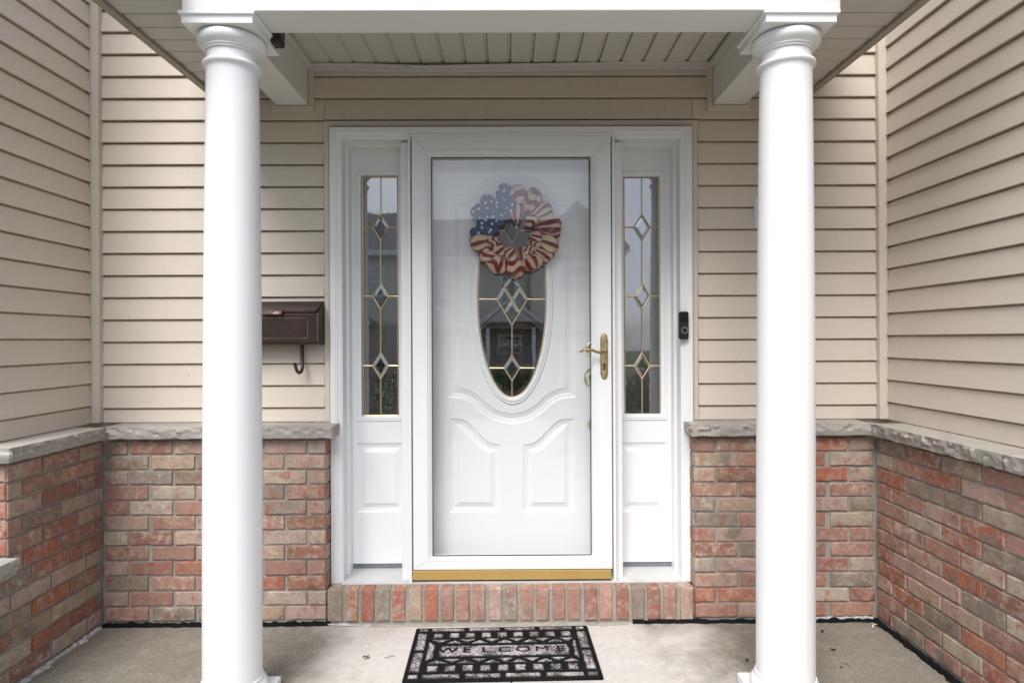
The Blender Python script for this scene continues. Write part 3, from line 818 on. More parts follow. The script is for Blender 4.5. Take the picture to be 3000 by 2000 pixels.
def sidelight(x0, x1, gpx, cxp, mouldpx, panpx, label):
    s = link(None, 'sidelight', dsur); s['label'] = label
    gr = pxr(*gpx, YD + .012)
    z0 = Z_(1647, YD); z1 = iz1 + .01
    pr = pxr(*panpx, YD); mr = pxr(*mouldpx, YD)
    hole = lambda c: (c[:, 0] > gr[0]-.003) & (c[:, 0] < gr[1]+.003) & (c[:, 1] > gr[2]-.003) & (c[:, 1] < gr[3]+.003)
    for o in skin(s, x0 - .01, x1 + .01, z0, z1, YD, [(rpoly(pr), .030)], hole, .0045, M['door'], .03): pass
    # glazing bead standing round the glass
    MB().frame(mr[0], mr[1], mr[2], mr[3], [(0, YD + .001), (.001, YD - .004), (.005, YD - .0055), (.008, YD - .003), (.012, YD - .0065), (gr[0]-mr[0]-.004, YD - .0045), (gr[0]-mr[0]-.001, YD), (gr[0]-mr[0]-.001, YD + .02)]).build('glazing_bead', M['door'], s, angle=25)
    MB().box(gr[0]-.006, gr[1]+.006, YD + .014, YD + .018, gr[2]-.006, gr[3]+.006).build('glass', M['tex_glass'], s)
    yc = YD + .0125
    def p(x, y): q = UY(x, y, yc); return (q.x, q.z)
    segs = [(p(cxp - .7, gpx[1]), p(cxp, 628)), (p(cxp, 704), p(cxp, 830)), (p(cxp, 906), p(cxp, 1033)), (p(cxp, 1109), p(cxp + .7, gpx[3]))]
    for yy in (666, 868, 1071):
        L_, R_, T_, B_ = p(cxp-23.5, yy), p(cxp+23.5, yy), p(cxp, yy-38), p(cxp, yy+38)
        segs += [(L_, T_), (T_, R_), (R_, B_), (B_, L_), (p(gpx[0], yy), L_), (R_, p(gpx[2], yy))]
        bevel_diamond(s, p(cxp, yy), abs(R_[0]-L_[0])/2, abs(T_[1]-B_[1])/2, yc - .001)
    c0 = [(gr[0]+.004, gr[2]+.004), (gr[1]-.004, gr[2]+.004), (gr[1]-.004, gr[3]-.004), (gr[0]+.004, gr[3]-.004)]
    segs += [(c0[i], c0[(i+1) % 4]) for i in range(4)]
    bars(segs, .0030, yc - .0015).build('brass_came', M['came'], s, angle=40)
sidelight(jl, mul[0][0], (1061, 516, 1168, 1219), 1115.5, (1044, 500, 1185, 1233), (1048, 1301, 1182, 1496), 'narrow leaded sidelight on the mailbox side of the door')
sidelight(mul[1][1], jr, (1827, 516, 1934, 1216), 1880.5, (1810, 500, 1952, 1230), (1817, 1299, 1951, 1493), 'narrow leaded sidelight on the doorbell side of the door')

# ------------------------------------------------------------------ front door (behind the storm door)
fd = thing('front_door', 'white front door with a leaded oval window, behind the storm door glass', 'door')
da, db = mul[0][1] + .004, mul[1][0] - .004
dz0, dz1 = fb + .03, Z_(405, YD)
def q(x, y):
    p_ = UY(x, y, YD); return (p_.x, p_.z)
ogL = [(1317, 582), (1352, 580), (1385, 566), (1421, 532), (1455, 515), (1500, 509)]
ogB = [(1317, 1160), (1352, 1163), (1382, 1176), (1411, 1202), (1449, 1226), (1500, 1238)]
def dens(pts):
    out = []
    for i in range(len(pts) - 1):           # Catmull-Rom through the measured points
        p0, p1, p2, p3 = [np.array(pts[max(0, min(len(pts)-1, j))], float) for j in (i-1, i, i+1, i+2)]
        for t in np.linspace(0, 1, 8, endpoint=False):
            out.append(tuple(.5*((2*p1) + (-p0+p2)*t + (2*p0-5*p1+4*p2-p3)*t*t + (-p0+3*p1-3*p2+p3)*t**3)))
    out.append(tuple(pts[-1])); return out
mir = lambda pts: [(3000 - x, y) for x, y in pts][::-1]
topl = dens(ogL); botl = dens(ogB)
up_poly = [q(x, y) for x, y in topl + mir(topl)[1:] + (botl + mir(botl)[1:])[::-1]]
ll = dens([(1321, 1230), (1346, 1231), (1366, 1238), (1392, 1262), (1420, 1290), (1440, 1302), (1463, 1305)]) + [(1463, 1496), (1321, 1496)]
lo_l = [q(x, y) for x, y in ll]; lo_r = [q(3000 - x, y) for x, y in ll][::-1]
oc = q(1500, 875); oa = (q(1600, 875)[0] - q(1400, 875)[0]) / 2; ob = (q(1500, 586)[1] - q(1500, 1164)[1]) / 2
hole = lambda c: ((c[:, 0]-oc[0])/(oa+.012))**2 + ((c[:, 1]-oc[1])/(ob+.012))**2 < 1
skin(fd, da, db, dz0, dz1, YD, [(up_poly, .036), (lo_l, .034), (lo_r, .034)], hole, .0038, M['door'], .036)
mb = MB(); NE = 128
ring = [(.034, YD + .001), (.033, YD - .004), (.029, YD - .007), (.024, YD - .0055), (.021, YD - .0085), (.013, YD - .011), (.005, YD - .0085), (.0015, YD - .004), (.001, YD + .01), (.001, YD + .03)]
for d_, y in ring:
    for k in range(NE):
        a = 2*math.pi*k/NE; mb.v.append((oc[0] + (oa+d_)*math.cos(a), y, oc[1] + (ob+d_)*math.sin(a)))
for i in range(len(ring)-1):
    for k in range(NE): mb.f.append((i*NE+k, i*NE+(k+1) % NE, (i+1)*NE+(k+1) % NE, (i+1)*NE+k))
mb.build('oval_moulding', M['door'], fd, angle=50)
yg = YD + .008
mb = MB()
for y in (yg, yg + .004):
    for k in range(NE):
        a = 2*math.pi*k/NE; mb.v.append((oc[0] + (oa+.004)*math.cos(a), y, oc[1] + (ob+.004)*math.sin(a)))
mb.f = [tuple(range(NE)), tuple(range(2*NE-1, NE-1, -1))] + [(k, (k+1) % NE, NE+(k+1) % NE, NE+k) for k in range(NE)]
mb.build('oval_glass', M['oval_glass'], fd)
def dmd(c, hw, hh):
    L_, R_, T_, B_ = q(c[0]-hw, c[1]), q(c[0]+hw, c[1]), q(c[0], c[1]-hh), q(c[0], c[1]+hh)
    return [(L_, T_), (T_, R_), (R_, B_), (B_, L_)]
segs = []
for (cx_, cy_, hw, hh) in ((1500, 674, 23, 39), (1500, 838, 23, 38), (1477.5, 876, 22.5, 37), (1522.5, 876, 22.5, 37), (1500, 914, 23, 38), (1500, 1078, 23, 37)):
    segs += dmd((cx_, cy_), hw, hh); p_ = q(cx_, cy_)
    bevel_diamond(fd, p_, q(cx_+hw, cy_)[0]-p_[0], q(cx_, cy_-hh)[1]-p_[1], yg - .001)
segs += [(q(1404, 876), q(1455, 876)), (q(1545, 876), q(1597, 876)), (q(1434, 1078), q(1477, 1078)), (q(1523, 1078), q(1566, 1078)), (q(1432, 674), q(1477, 674)), (q(1523, 674), q(1568, 674)),
         (q(1500, 952), q(1500, 1041)), (q(1500, 1115), q(1500, 1163)), (q(1500, 713), q(1500, 800)), (q(1500, 588), q(1500, 635))]
cm = bars(segs, .0030, yg - .002)
cm.tube([(oc[0] + (oa-.001)*math.cos(a), yg - .002, oc[1] + (ob-.001)*math.sin(a)) for a in [2*math.pi*k/NE for k in range(NE+1)]], .0032, 8, False)
cm.build('brass_came', M['came'], fd, angle=40)
MB().box(da, db, YD + .012, YD + .042, dz0, oc[1] - ob - .02).build('door_core', M['door'], fd)
# lockset seen through the glass beside the storm door stile
def disc(px, py, r, name, prof, mat, parent=fd, y=YD):
    p_ = UY(px, py, y); return MB().lathe([(r * a, b) for a, b in prof], (p_.x, y, p_.z), 'Y', 40).build(name, mat, parent, angle=30)
rose = [(1.0, 0), (1.0, .004), (.93, .008), (.78, .010), (.74, .008), (.60, .009), (.52, .016), (.40, .020), (.36, .026), (.2, .028)]
disc(1741, 1021, .044, 'latch_rose', rose, M['brass_pale'])
disc(1741, 1106, .050, 'deadbolt', [(1, 0), (1, .004), (.92, .009), (.80, .012), (.74, .016), (.70, .026), (.62, .032), (.3, .034)], M['brass_pale'])
disc(1741, 1243, .035, 'lower_lock', [(1, 0), (1, .004), (.93, .009), (.7, .018), (.4, .025), (.2, .027)], M['brass_pale'])

# ------------------------------------------------------------------ storm door
sd_ = thing('storm_door', 'white full-glass storm door with brass lever handle and gold bottom sweep', 'storm door')
YSF = -.050
s0, s1, sz0, sz1 = pxr(1208, 398, 1792, 1667, YSF)
g0, g1, gz0, gz1 = pxr(1267, 463, 1729, 1625, YSF + .02)
stile = g0 - s0
prof = [(0, -.008), (0, YSF + .004), (.002, YSF), (stile*.66, YSF), (stile*.675, YSF + .0015), (stile*.69, YSF - .0005), (stile*.76, YSF - .0005), (stile*.79, YSF + .004), (stile*.86, YSF + .006), (stile*.885, YSF + .011), (stile*.94, YSF + .013), (stile*.965, YSF + .019), (stile, YSF + .019), (stile, -.012)]
kB, kT = (gz0 - sz0) / stile, (sz1 - gz1) / stile
MB().frame(s0, s1, sz0, sz1, prof, False, kB, kT).build('frame', M['white'], sd_, angle=25)
MB().frame(g0 - .002, g1 + .002, gz0 - .002, gz1 + .002, [(0, YSF + .017), (.0035, YSF + .0175), (.0035, YSF + .022)]).build('gasket', M['dark'], sd_)
# fine mitre lines at the corners
for xc, zc, dx, dz in ((s0, sz1, 1, -1), (s1, sz1, -1, -1), (s0, sz0, 1, 1), (s1, sz0, -1, 1)):
    a = .012; b = stile * .655
    kk_ = kT if dz < 0 else kB
    MB().tube([(xc + dx*a, YSF - .00005, zc + dz*a*kk_), (xc + dx*b, YSF - .00005, zc + dz*b*kk_)], .0006, 4).build('mitre_joint', M['sillgap'], sd_)
tilt = math.radians(.40); zc = (gz0 + gz1) / 2
gl = MB().box(g0 - .003, g1 + .003, -.002, .002, gz0 - .003 - zc, gz1 + .003 - zc).build('glass', M['storm_glass'], sd_)
gl.location = (0, YSF + .027, zc); gl.rotation_euler = (-tilt, 0, 0)
# outer z-bar frame
zb0, zb1, _, zt_ = pxr(1197, 391, 1803, 1711, YSF)
_, _, zbb, _ = pxr(1197, 391, 1803, 1710, YSF)
MB().frame(zb0, zb1, zbb, zt_, [(0, -.02), (0, YSF - .003), (.0015, YSF - .0045), (.010, YSF - .0045), (.0115, YSF - .003), (.0115, -.02)], True).build('hinge_frame', M['white'], sd_)
w0, w1, wz0, wz1 = pxr(1208, 1669, 1791, 1697, YSF)
bevel(MB().box(w0, w1, YSF - .001, -.02, wz0, wz1).build('bottom_sweep', M['sweep'], sd_), .002)
MB().box(w0, w1, YSF + .004, -.022, wz0 - .010, wz0 - .0005).build('sweep_bristles', M['dark'], sd_)
# handle: plate, keyhole, lever
def P(x, y, Y): return UY(x, y, Y)
pl0, pl1, pz0, pz1 = pxr(1759, 977, 1780, 1109, YSF)
pc = (pl0 + pl1)/2; hw = (pl1 - pl0)/2
def plate_poly(hw, z0, z1, ar):
    pts = []
    for k in range(13):
        a = math.pi * k / 12; pts.append((pc + hw*ar*math.cos(a), z1 - hw*ar*1.1 + hw*ar*1.1*math.sin(a)))
    pts2 = [(pc + hw, z0 + hw*1.5), (pc + hw, z1 - hw*1.5)] + pts + [(pc - hw, z1 - hw*1.5), (pc - hw, z0 + hw*1.5)]
    for k in range(13):
        a = math.pi + math.pi * k / 12; pts2.append((pc + hw*ar*math.cos(a), z0 + hw*ar*1.1 + hw*ar*1.1*math.sin(a)))
    return pts2
MB().prism([(x, YSF - .006, z) for x, z in plate_poly(hw, pz0, pz1, .82)], (0, .006, 0)).build('handle_edge', M['brass_dark'], sd_)
hp = MB().prism([(x, YSF - .008, z) for x, z in plate_poly(hw*.80, pz0 + .004, pz1 - .004, .82)], (0, .004, 0)).build('handle_plate', M['brass'], sd_); bevel(hp, .001)
rp = P(1769.5, 1028, YSF)
mb = MB().lathe([(.0085, 0), (.0085, .03), (.0078, .036), (.004, .040)], (rp.x, YSF - .008, rp.z), 'Y', 24)
lv = [(1769, 1028, -.034), (1757, 1032, -.038), (1746, 1030, -.040), (1734, 1025, -.040), (1722, 1023, -.040), (1711, 1025, -.038), (1702, 1029, -.036), (1698, 1033, -.034)]
mb.tube([P(x, y, YSF + d) for x, y, d in lv], [.0065, .0062, .0058, .0054, .0054, .0052, .0046, .003], 12)
mb.build('lever', M['brass_dark'], sd_, angle=50)
kp = P(1769.5, 1068, YSF); mb = MB()
mb.lathe([(.0085, 0), (.0085, .0035), (.007, .005)], (kp.x, YSF - .008, kp.z), 'Y', 24); mb.box(kp.x - .005, kp.x + .005, YSF - .012, YSF - .008, kp.z - .022, kp.z - .004)
mb.build('lock_cylinder', M['brass_dark'], sd_, angle=40)
MB().lathe([(.0035, 0), (.0035, .0008)], (kp.x, YSF - .013, kp.z), 'Y', 16).build('keyhole', M['dark'], sd_)

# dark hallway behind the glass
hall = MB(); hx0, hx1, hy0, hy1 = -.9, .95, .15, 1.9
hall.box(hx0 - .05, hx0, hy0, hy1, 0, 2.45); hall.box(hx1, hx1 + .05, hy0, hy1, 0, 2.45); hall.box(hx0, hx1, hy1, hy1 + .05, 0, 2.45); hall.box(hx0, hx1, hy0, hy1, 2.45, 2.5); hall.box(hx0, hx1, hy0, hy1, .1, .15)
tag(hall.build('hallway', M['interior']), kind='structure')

# ------------------------------------------------------------------ wreath
wr = thing('wreath', 'ribbon wreath of navy stars and red and tan stripes hanging on the front door', 'wreath')
YW = .055
wc = UY(1509, 677, YW)
MB().lathe([(0.001, 0)], n=3) 
ringm = MB(); ringm.tube([(wc.x + .125*math.cos(a), YW + .012, wc.z + .125*math.sin(a)) for a in [2*math.pi*k/48 for k in range(49)]], .018, 10, False, .8)
ringm.build('wreath_ring', M['ribbon_back'], wr, smooth=True)
def star_mesh(center, nrm, up, r, rot):
    s_ = nrm.cross(up).normalized(); u_ = s_.cross(nrm).normalized(); pts = []
    for k in range(10):
        a = rot + math.pi * k / 5; rr = r if k % 2 == 0 else r * .42
        pts.append(center + s_ * rr * math.sin(a) + u_ * rr * math.cos(a))
    return pts
def petal(b, t, wpx, kind, style=0, lift=.0, seed=0, nst=3.0):
    rnd = random.Random(seed)
    B, T = UY(b[0], b[1], YW), UY(t[0], t[1], YW)
    T = B + Matrix.Rotation(rnd.uniform(-.22, .22), 3, 'Y') @ ((T - B) * rnd.uniform(.90, 1.03)); wpx = wpx * rnd.uniform(.95, 1.16); lift += rnd.uniform(-.007, .007); ax = T - B; Lg = ax.length; e1 = ax / Lg; e3 = Vector((0, -1, 0)); e2 = e3.cross(e1).normalized()
    Wd = wpx * 1.02 / 629 / 2; th = Wd * .82; ph = rnd.uniform(0, 6.28); ns, nphi = 16, 36
    wrk = [rnd.uniform(.14, .28) for _ in range(3)]; lean = rnd.uniform(-.3, .3)
    def S(s, f):
        # puffed loop: pinched at its root, widest near two thirds, rounded tip
        w_ = Wd * (min(1, .20 + 1.15 * s ** .8)) * math.sqrt(max(0, 1 - max(0, (s - .58) / .42) ** 3.2))
        cr = 1 + (1 - s * .6) * (wrk[0] * math.cos(4*f + ph) + wrk[1] * .8 * math.cos(7*f + 2*ph)) + .07 * math.sin(8*s + 2*f + ph) + wrk[2] * .5 * math.cos(2*f - ph) + .07 * math.cos(6*f + 5*s) * s
        sq_ = th * w_ / Wd
        k4 = w_ / Wd
        return B + e1 * (Lg * (s + .07 * s * k4 * math.cos(f + ph)) + .006 * math.sin(f * 3 + ph) * k4 + Lg * .12 * lean * math.cos(f) * k4) + e2 * (w_ * cr * math.cos(f)) + e3 * (lift + .010 * math.sin(math.pi * min(s, 1)) + sq_ * cr * math.sin(f))
    mb = MB(); uvs = []
    for i in range(ns + 1):
        for k_ in range(nphi): mb.v.append(tuple(S(i / ns, 2*math.pi*k_/nphi)))
    for i in range(ns):
        for k_ in range(nphi):
            mb.f.append((i*nphi+k_, i*nphi+(k_+1) % nphi, (i+1)*nphi+(k_+1) % nphi, (i+1)*nphi+k_))
            for (a, c) in ((i, k_), (i, k_+1), (i+1, k_+1), (i+1, k_)):
                u = (c / nphi) * nst * 2 if style == 0 else (a / ns) * nst + .12 * math.sin(4*math.pi*c/nphi)
                uvs.append((u + .2 * seed, 0))
    me = bpy.data.meshes.new('ribbon_loop'); me.from_pydata(mb.v, [], mb.f)
    me.materials.append(M['blue_ribbon'] if kind == 'blue' else M['red_ribbon'])
    ul = me.uv_layers.new(name='UVMap')
    for i, uv in enumerate(uvs): ul.data[i].uv = uv
    me.polygons.foreach_set('use_smooth', [True] * len(me.polygons))
    o = link(me, 'ribbon_loop', wr)
    if kind == 'blue':
        for (s, f) in [(.35, 1.0), (.5, 2.1), (.68, 1.45), (.80, .85), (.82, 2.2), (.25, 1.9)]:
            s += rnd.uniform(-.06, .06); f += rnd.uniform(-.2, .2)
            p0 = S(s, f); du = S(s + .02, f) - p0; dv = S(s, f + .05) - p0; n_ = du.cross(dv).normalized()
            if n_.y > 0: n_ = -n_
            pts = star_mesh(p0 + n_ * .0012, n_, Vector((0, 0, 1)), .0092, rnd.uniform(-.5, .5)); st = MB()
            st.v = [tuple(x) for x in pts] + [tuple(p0 + n_ * .0016)]; st.f = [(j, (j+1) % 10, 10) for j in range(10)]
            st.build('printed_star', M['star'], o)
    return o
PET = [ # root px, tip px, width px, kind, stripe style, lift
 ((1496,622),(1455,545),50,'blue',0,.004), ((1474,628),(1416,572),42,'blue',0,.0), ((1455,650),(1380,622),46,'blue',0,.006), ((1462,672),(1374,682),46,'blue',0,.010),
 ((1490,640),(1440,590),50,'blue',0,.024), ((1498,640),(1478,578),44,'blue',0,.028), ((1478,655),(1430,632),44,'blue',0,.030),
 ((1520,625),(1515,535),52,'red',1,.010), ((1534,630),(1586,566),46,'red',1,.006), ((1556,645),(1622,612),52,'red',0,.012), ((1565,670),(1648,668),56,'red',0,.020),
 ((1566,700),(1638,728),48,'red',0,.014), ((1550,722),(1612,768),46,'red',0,.018), ((1535,736),(1566,795),52,'red',0,.022), ((1508,738),(1500,816),46,'red',1,.012),
 ((1482,735),(1440,802),46,'red',1,.016), ((1462,722),(1408,766),42,'red',1,.014), ((1456,700),(1378,720),46,'red',0,.020),
 ((1515,660),(1522,600),42,'red',0,.034), ((1540,668),(1566,628),36,'red',1,.026), ((1550,690),(1592,690),34,'red',0,.034), ((1538,722),(1556,752),42,'red',1,.036),
 ((1512,728),(1490,770),44,'red',0,.036), ((1478,722),(1452,748),42,'red',0,.034), ((1466,708),(1430,722),40,'red',1,.030), ((1528,724),(1532,768),40,'red',0,.030), ((1548,708),(1586,728),38,'red',1,.028), ((1476,738),(1462,800),40,'red',0,.010), ((1455,712),(1392,745),40,'red',1,.022), ((1460,668),(1392,655),40,'blue',0,.022), ((1476,646),(1398,596),36,'blue',0,.012)]
for i, (b, t, wp, kd, stl, lf) in enumerate(PET): petal(b, t, wp, kd, stl, lf * .55 - .004, i, 3.0 if stl == 0 else 2.4)

# ------------------------------------------------------------------ mailbox
mbx = thing('mailbox', 'dark bronze wall mailbox with a hook below, partly behind the left column', 'mailbox')
ym = -.115; YBK = -.014
ma, mb_ = X_(704, YBK), X_(951, YBK, 950)
mzt, mzb = Z_(884, YBK, 860), Z_(1008, ym - .0, 860) - .002
fz = Z_(907, ym, 860)                                # crease between sloping lid and front
body = MB()
pol = [(ma, YBK, mzb), (ma, ym + .012, mzb), (ma, ym + .003, mzb + .004), (ma, ym, mzb + .013), (ma, ym, fz - .016), (ma, YBK, mzt - .004)]
body.prism(pol, (mb_ - ma, 0, 0)); bo = body.build('body', M['bronze'], mbx); bevel(bo, .004, 3)
lid = MB(); lx0, lx1 = ma - .002, mb_ - .008
lid.prism([(lx0, YBK - .001, mzt - .0025), (lx0, ym - .0035, fz - .0015), (lx0, ym - .0035, fz - .013), (lx0, ym - .0008, fz - .013), (lx0, ym + .001, fz - .006), (lx0, YBK - .001, mzt - .0125)], (lx1 - lx0, 0, 0))
bevel(lid.build('lid', M['bronze'], mbx), .002)
e0 = X_(772, ym), X_(829, ym); hz0, hz1 = Z_(921, ym - .01, 800), Z_(907, ym - .01, 800)
h = MB(); h.prism([(e0[0], ym - .003, hz1), (e0[0], ym - .014, hz1 - .004), (e0[0], ym - .018, hz0), (e0[0], ym - .015, hz0), (e0[0], ym - .003, hz1 - .008)], (e0[1] - e0[0], 0, 0))
hd = h.build('lid_handle', M['bronze'], mbx)
ry = MB(); hc = (e0[0] + e0[1]) / 2
for k in range(9):
    a = math.pi * (k + .5) / 9; 
    ry.tube([(hc + .006*math.cos(a), ym - .0185 + .0005, hz0 + .002 + .002*math.sin(a)), (hc + .034*math.cos(a), ym - .0165 + .003*math.sin(a), hz0 + .002 + (hz1-hz0-.007)*math.sin(a))], [.0008, .0016], 5)
ry.build('sunburst', M['copper'], hd)
ex0, ex1 = X_(718, ym), X_(901, ym); ez0, ez1 = Z_(991, ym, 860), Z_(931, ym, 860)
def rrect(x0, x1, z0, z1, r, y, n=6):
    pts = []
    for cx_, cz_, a0 in ((x1-r, z1-r, 0), (x0+r, z1-r, 90), (x0+r, z0+r, 180), (x1-r, z0+r, 270)):
        for k in range(n+1):
            a = R(a0 + 90*k/n); pts.append((cx_ + r*math.cos(a), y, cz_ + r*math.sin(a)))
    return pts
rr_ = rrect(ex0, ex1, ez0, ez1, .007, ym - .0003); MB().tube(rr_ + [rr_[0]], .0017, 6, False).build('embossed_border', M['copper'], mbx, angle=60)
edge = MB(); edge.tube([(mb_ - .001, ym + .0005, mzb + .014), (mb_ - .001, ym + .0005, fz - .016)], .0011, 6); edge.tube([(lx0, ym - .0035, fz - .0015), (lx1, ym - .0035, fz - .0015), (lx1, YBK - .001, mzt - .0025)], .0011, 6)
edge.build('rubbed_edge', M['copper'], mbx)
bevel(MB().box(ma - .003, mb_ + .004, -.0139, -.0025, mzb - .002, mzt + .002).build('back_plate', M['bronze'], mbx), .001)
hk = [(885, 1010, -.03), (885.5, 1030, -.03), (886, 1060, -.034), (886, 1078, -.05), (882, 1089, -.06), (877, 1092, -.066), (871, 1088, -.072), (867, 1078, -.078), (865, 1068, -.082), (862, 1065, -.086)]
MB().tube([UY(x, y, Yh) for x, y, Yh in hk], [.0088, .0084, .0078, .0076, .0076, .0076, .0074, .0070, .0074, .0082], 12).build('newspaper_hook', M['bronze'], mbx, angle=60)

# ------------------------------------------------------------------ doorbell
dbell = thing('doorbell', 'slim black video doorbell with a grey ring button on the white door casing', 'doorbell')
Yc = -.0535
b0, b1, bz0, bz1 = pxr(1990, 912, 2018, 994, Yc - .02)
body = MB(); N = 7
pr_ = rrect(b0, b1, bz0, bz1, .010, 0)
body.prism([(x, Yc - .022, z) for x, y, z in pr_], (0, .0218, 0)); bevel(body.build('body', M['dark'], dbell), .004, 3)
cxm = (b0 + b1)/2; rc = UY(2005.5, 967, Yc - .02)
MB().tube([(rc.x + .0135*math.cos(a), Yc - .0222, rc.z + .0135*math.sin(a)) for a in [2*math.pi*k/40 for k in range(41)]], .0011, 6, False).build('button_ring', M['grey_ring'], dbell, smooth=True)
MB().lathe([(.0125, 0), (.0120, .0012), (.006, .0018)], (rc.x, Yc - .022, rc.z), 'Y', 32).build('button', M['dark'], dbell, angle=40)
pr2 = rrect(b0 + .004, b1 - .004, bz1 - .046, bz1 - .005, .008, 0)
MB().prism([(x, Yc - .0235, z) for x, y, z in pr2], (0, .002, 0)).build('lens_window', M['gloss_black'], dbell)
MB().lathe([(.007, 0), (.006, .003), (.003, .0048), (.0008, .0053)], (cxm + .003, Yc - .0235, bz1 - .024), 'Y', 24).build('camera_lens', M['gloss_black'], dbell, smooth=True)

# ------------------------------------------------------------------ small white plate and black lamp body
wp = thing('wall_plate', 'small white mounting plate on the siding, peeking out behind the right column', 'wall plate')
c0 = X_(2211, -.02, 620); zt2, zb2 = Z_(576, -.02, 2215), Z_(668, -.02, 2215)
ch = .007
pol = [(c0 + ch, zt2), (c0, zt2 - ch), (c0, zb2 + ch), (c0 + ch, zb2), (c0 + .10 - ch, zb2), (c0 + .10, zb2 + ch), (c0 + .10, zt2 - ch), (c0 + .10 - ch, zt2)]
bevel(MB().prism([(x, -.028, z) for x, z in pol], (0, .026, 0)).build('flange', M['white'], wp), .003)
k = .008
bevel(MB().box(c0 + k, c0 + .10 - k, -.036, -.0285, zb2 + k, zt2 - k).build('cover', M['white'], wp), .003)
lampb = thing('floodlight_housing', 'black box light fixed high on the beam behind the left capital', 'light fixture')
Yl = YK + .012
p1 = UY(838, 120, -.60)
bevel(MB().box(-.905, -.800, YK + .002, YK + .064, CAM.z + 1.047, CAM.z + 1.135).build('housing', M['dark'], lampb), .012)
bevel(MB().box(-.895, -.812, YK + .0645, YK + .069, CAM.z + 1.057, CAM.z + 1.125).build('lens', M['gloss_black'], lampb), .002)
MB().tube([(-.852, YK + .03, CAM.z + 1.134), (-.852, YK + .03, CAM.z + 1.20)], .012, 12).build('mount', M['dark'], lampb)

# ------------------------------------------------------------------ doormat
mat = thing('doormat', 'black rubber welcome mat with worn grey stone pattern on the porch floor', 'doormat')
MZ = .009
A, B_, C_, D_ = [UZ(x, y, .010) for x, y in ((1219, 1838), (1722, 1829), (1767, 1984), (1178, 1995))]
cen = (A + B_ + C_ + D_) / 4
ux = ((B_ - A) + (C_ - D_)).normalized(); vy = Vector((0, 0, 1)).cross(ux)
mw = ((B_ - A).length + (C_ - D_).length) / 2; mh = ((A - D_).length + (B_ - C_).length) / 2
mat.location = (cen.x, cen.y, 0); mat.rotation_euler = (0, 0, math.atan2(ux.y, ux.x))
def mp_(u, v): return ((u - .5) * mw, (.5 - v) * mh)
rnd = random.Random(5)
pr_ = [(x, z, 0.001) for x, y, z in rrect(-mw/2, mw/2, -mh/2, mh/2, .008, 0)]
bevel(MB().prism(pr_, (0, 0, .007)).build('base', M['rubber'], mat), .002)
def pad(poly, name='pad'):
    pts = [mp_(u, v) for u, v in poly]; cx_ = sum(p[0] for p in pts)/len(pts); cy_ = sum(p[1] for p in pts)/len(pts); n = len(pts)
    hx = max(abs(p[0]-cx_) for p in pts); hy = max(abs(p[1]-cy_) for p in pts)
    def shr(p, d): return (cx_ + (p[0]-cx_) * (1 - min(.8, d/hx)), cy_ + (p[1]-cy_) * (1 - min(.8, d/hy)))
    dz = rnd.uniform(-.0006, .0008); st_ = [(0, .0082, .1), (.002, .0105, .45), (.0045, .0116 + dz, .85), (.009, .0121 + dz, 1.0)]
    v = [(*shr(p, d), z) for d, z, w_ in st_ for p in pts] + [(cx_, cy_, .0123 + dz)]; wear = [w_ for d, z, w_ in st_ for p in pts] + [1.0]
    f = []
    for o_ in (0, n, 2*n): f += [(o_+i, o_+(i+1) % n, o_+n+(i+1) % n, o_+n+i) for i in range(n)]
    f += [(3*n+i, 3*n+(i+1) % n, 4*n) for i in range(n)]
    me = bpy.data.meshes.new(name); me.from_pydata(v, [], f); me.materials.append(M['pad'])
    at_ = me.attributes.new('wear', 'FLOAT', 'POINT'); at_.data.foreach_set('value', wear)
    return link(me, name, mat)
def rect(u0, v0, u1, v1): pad([(u0, v0), (u1, v0), (u1, v1), (u0, v1)])
c0, c1 = .022, .075; r0, r1 = .092, .908
for v0, v1 in ((.028, .090), (.893, .962)):
    rect(c0, v0, c1, v1); rect(1-c1, v0, 1-c0, v1)
    st_ = (r1 - r0) / 4
    for i in range(4): rect(r0 + i*st_ + (.012 if i else 0), v0, r0 + (i+1)*st_ - (.012 if i < 3 else 0), v1)
for v0, v1 in ((.130, .465), (.510, .850)): rect(c0, v0, c1, v1); rect(1-c1, v0, 1-c0, v1)
for v0, v1 in ((.130, .225), (.748, .850)):
    st_ = (r1 - r0) / 9
    for i in range(9): rect(r0 + i*st_ + .017, v0, r0 + (i+1)*st_ - .017, v1)
T0, T1 = .268, .352
for (ta, tb) in ((.262, .345), (.714, .634)):                   # zigzag triangles, apex away from / towards the text
    n_ = 5; st_ = (.865 - .165) / n_
    for i in range(n_):
        u0 = .165 + i*st_; um = u0 + st_/2; u1 = u0 + st_
        pad([(u0 + .026, tb), (u1 - .026, tb), (um, ta + (tb-ta)*.22)])
        if i < n_ - 1: pad([(um + .026, ta), (u1 + st_/2 - .026, ta), (u1, tb - (tb-ta)*.22)])
    pad([(.105, ta), (.165 + st_/2 - .02, ta), (.152, tb - (tb-ta)*.2)]); pad([(.865 - st_/2 + .02, ta), (.897, ta), (.868, tb - (tb-ta)*.2)])
pad([(.163, .392), (.855, .392), (.865, .49), (.855, .590), (.163, .590), (.153, .49)], 'text_panel')
pad([(.092, .31), (.132, .38), (.126, .49), (.132, .60), (.092, .67)]); pad([(.908, .31), (.882, .38), (.888, .49), (.882, .60), (.908, .67)])
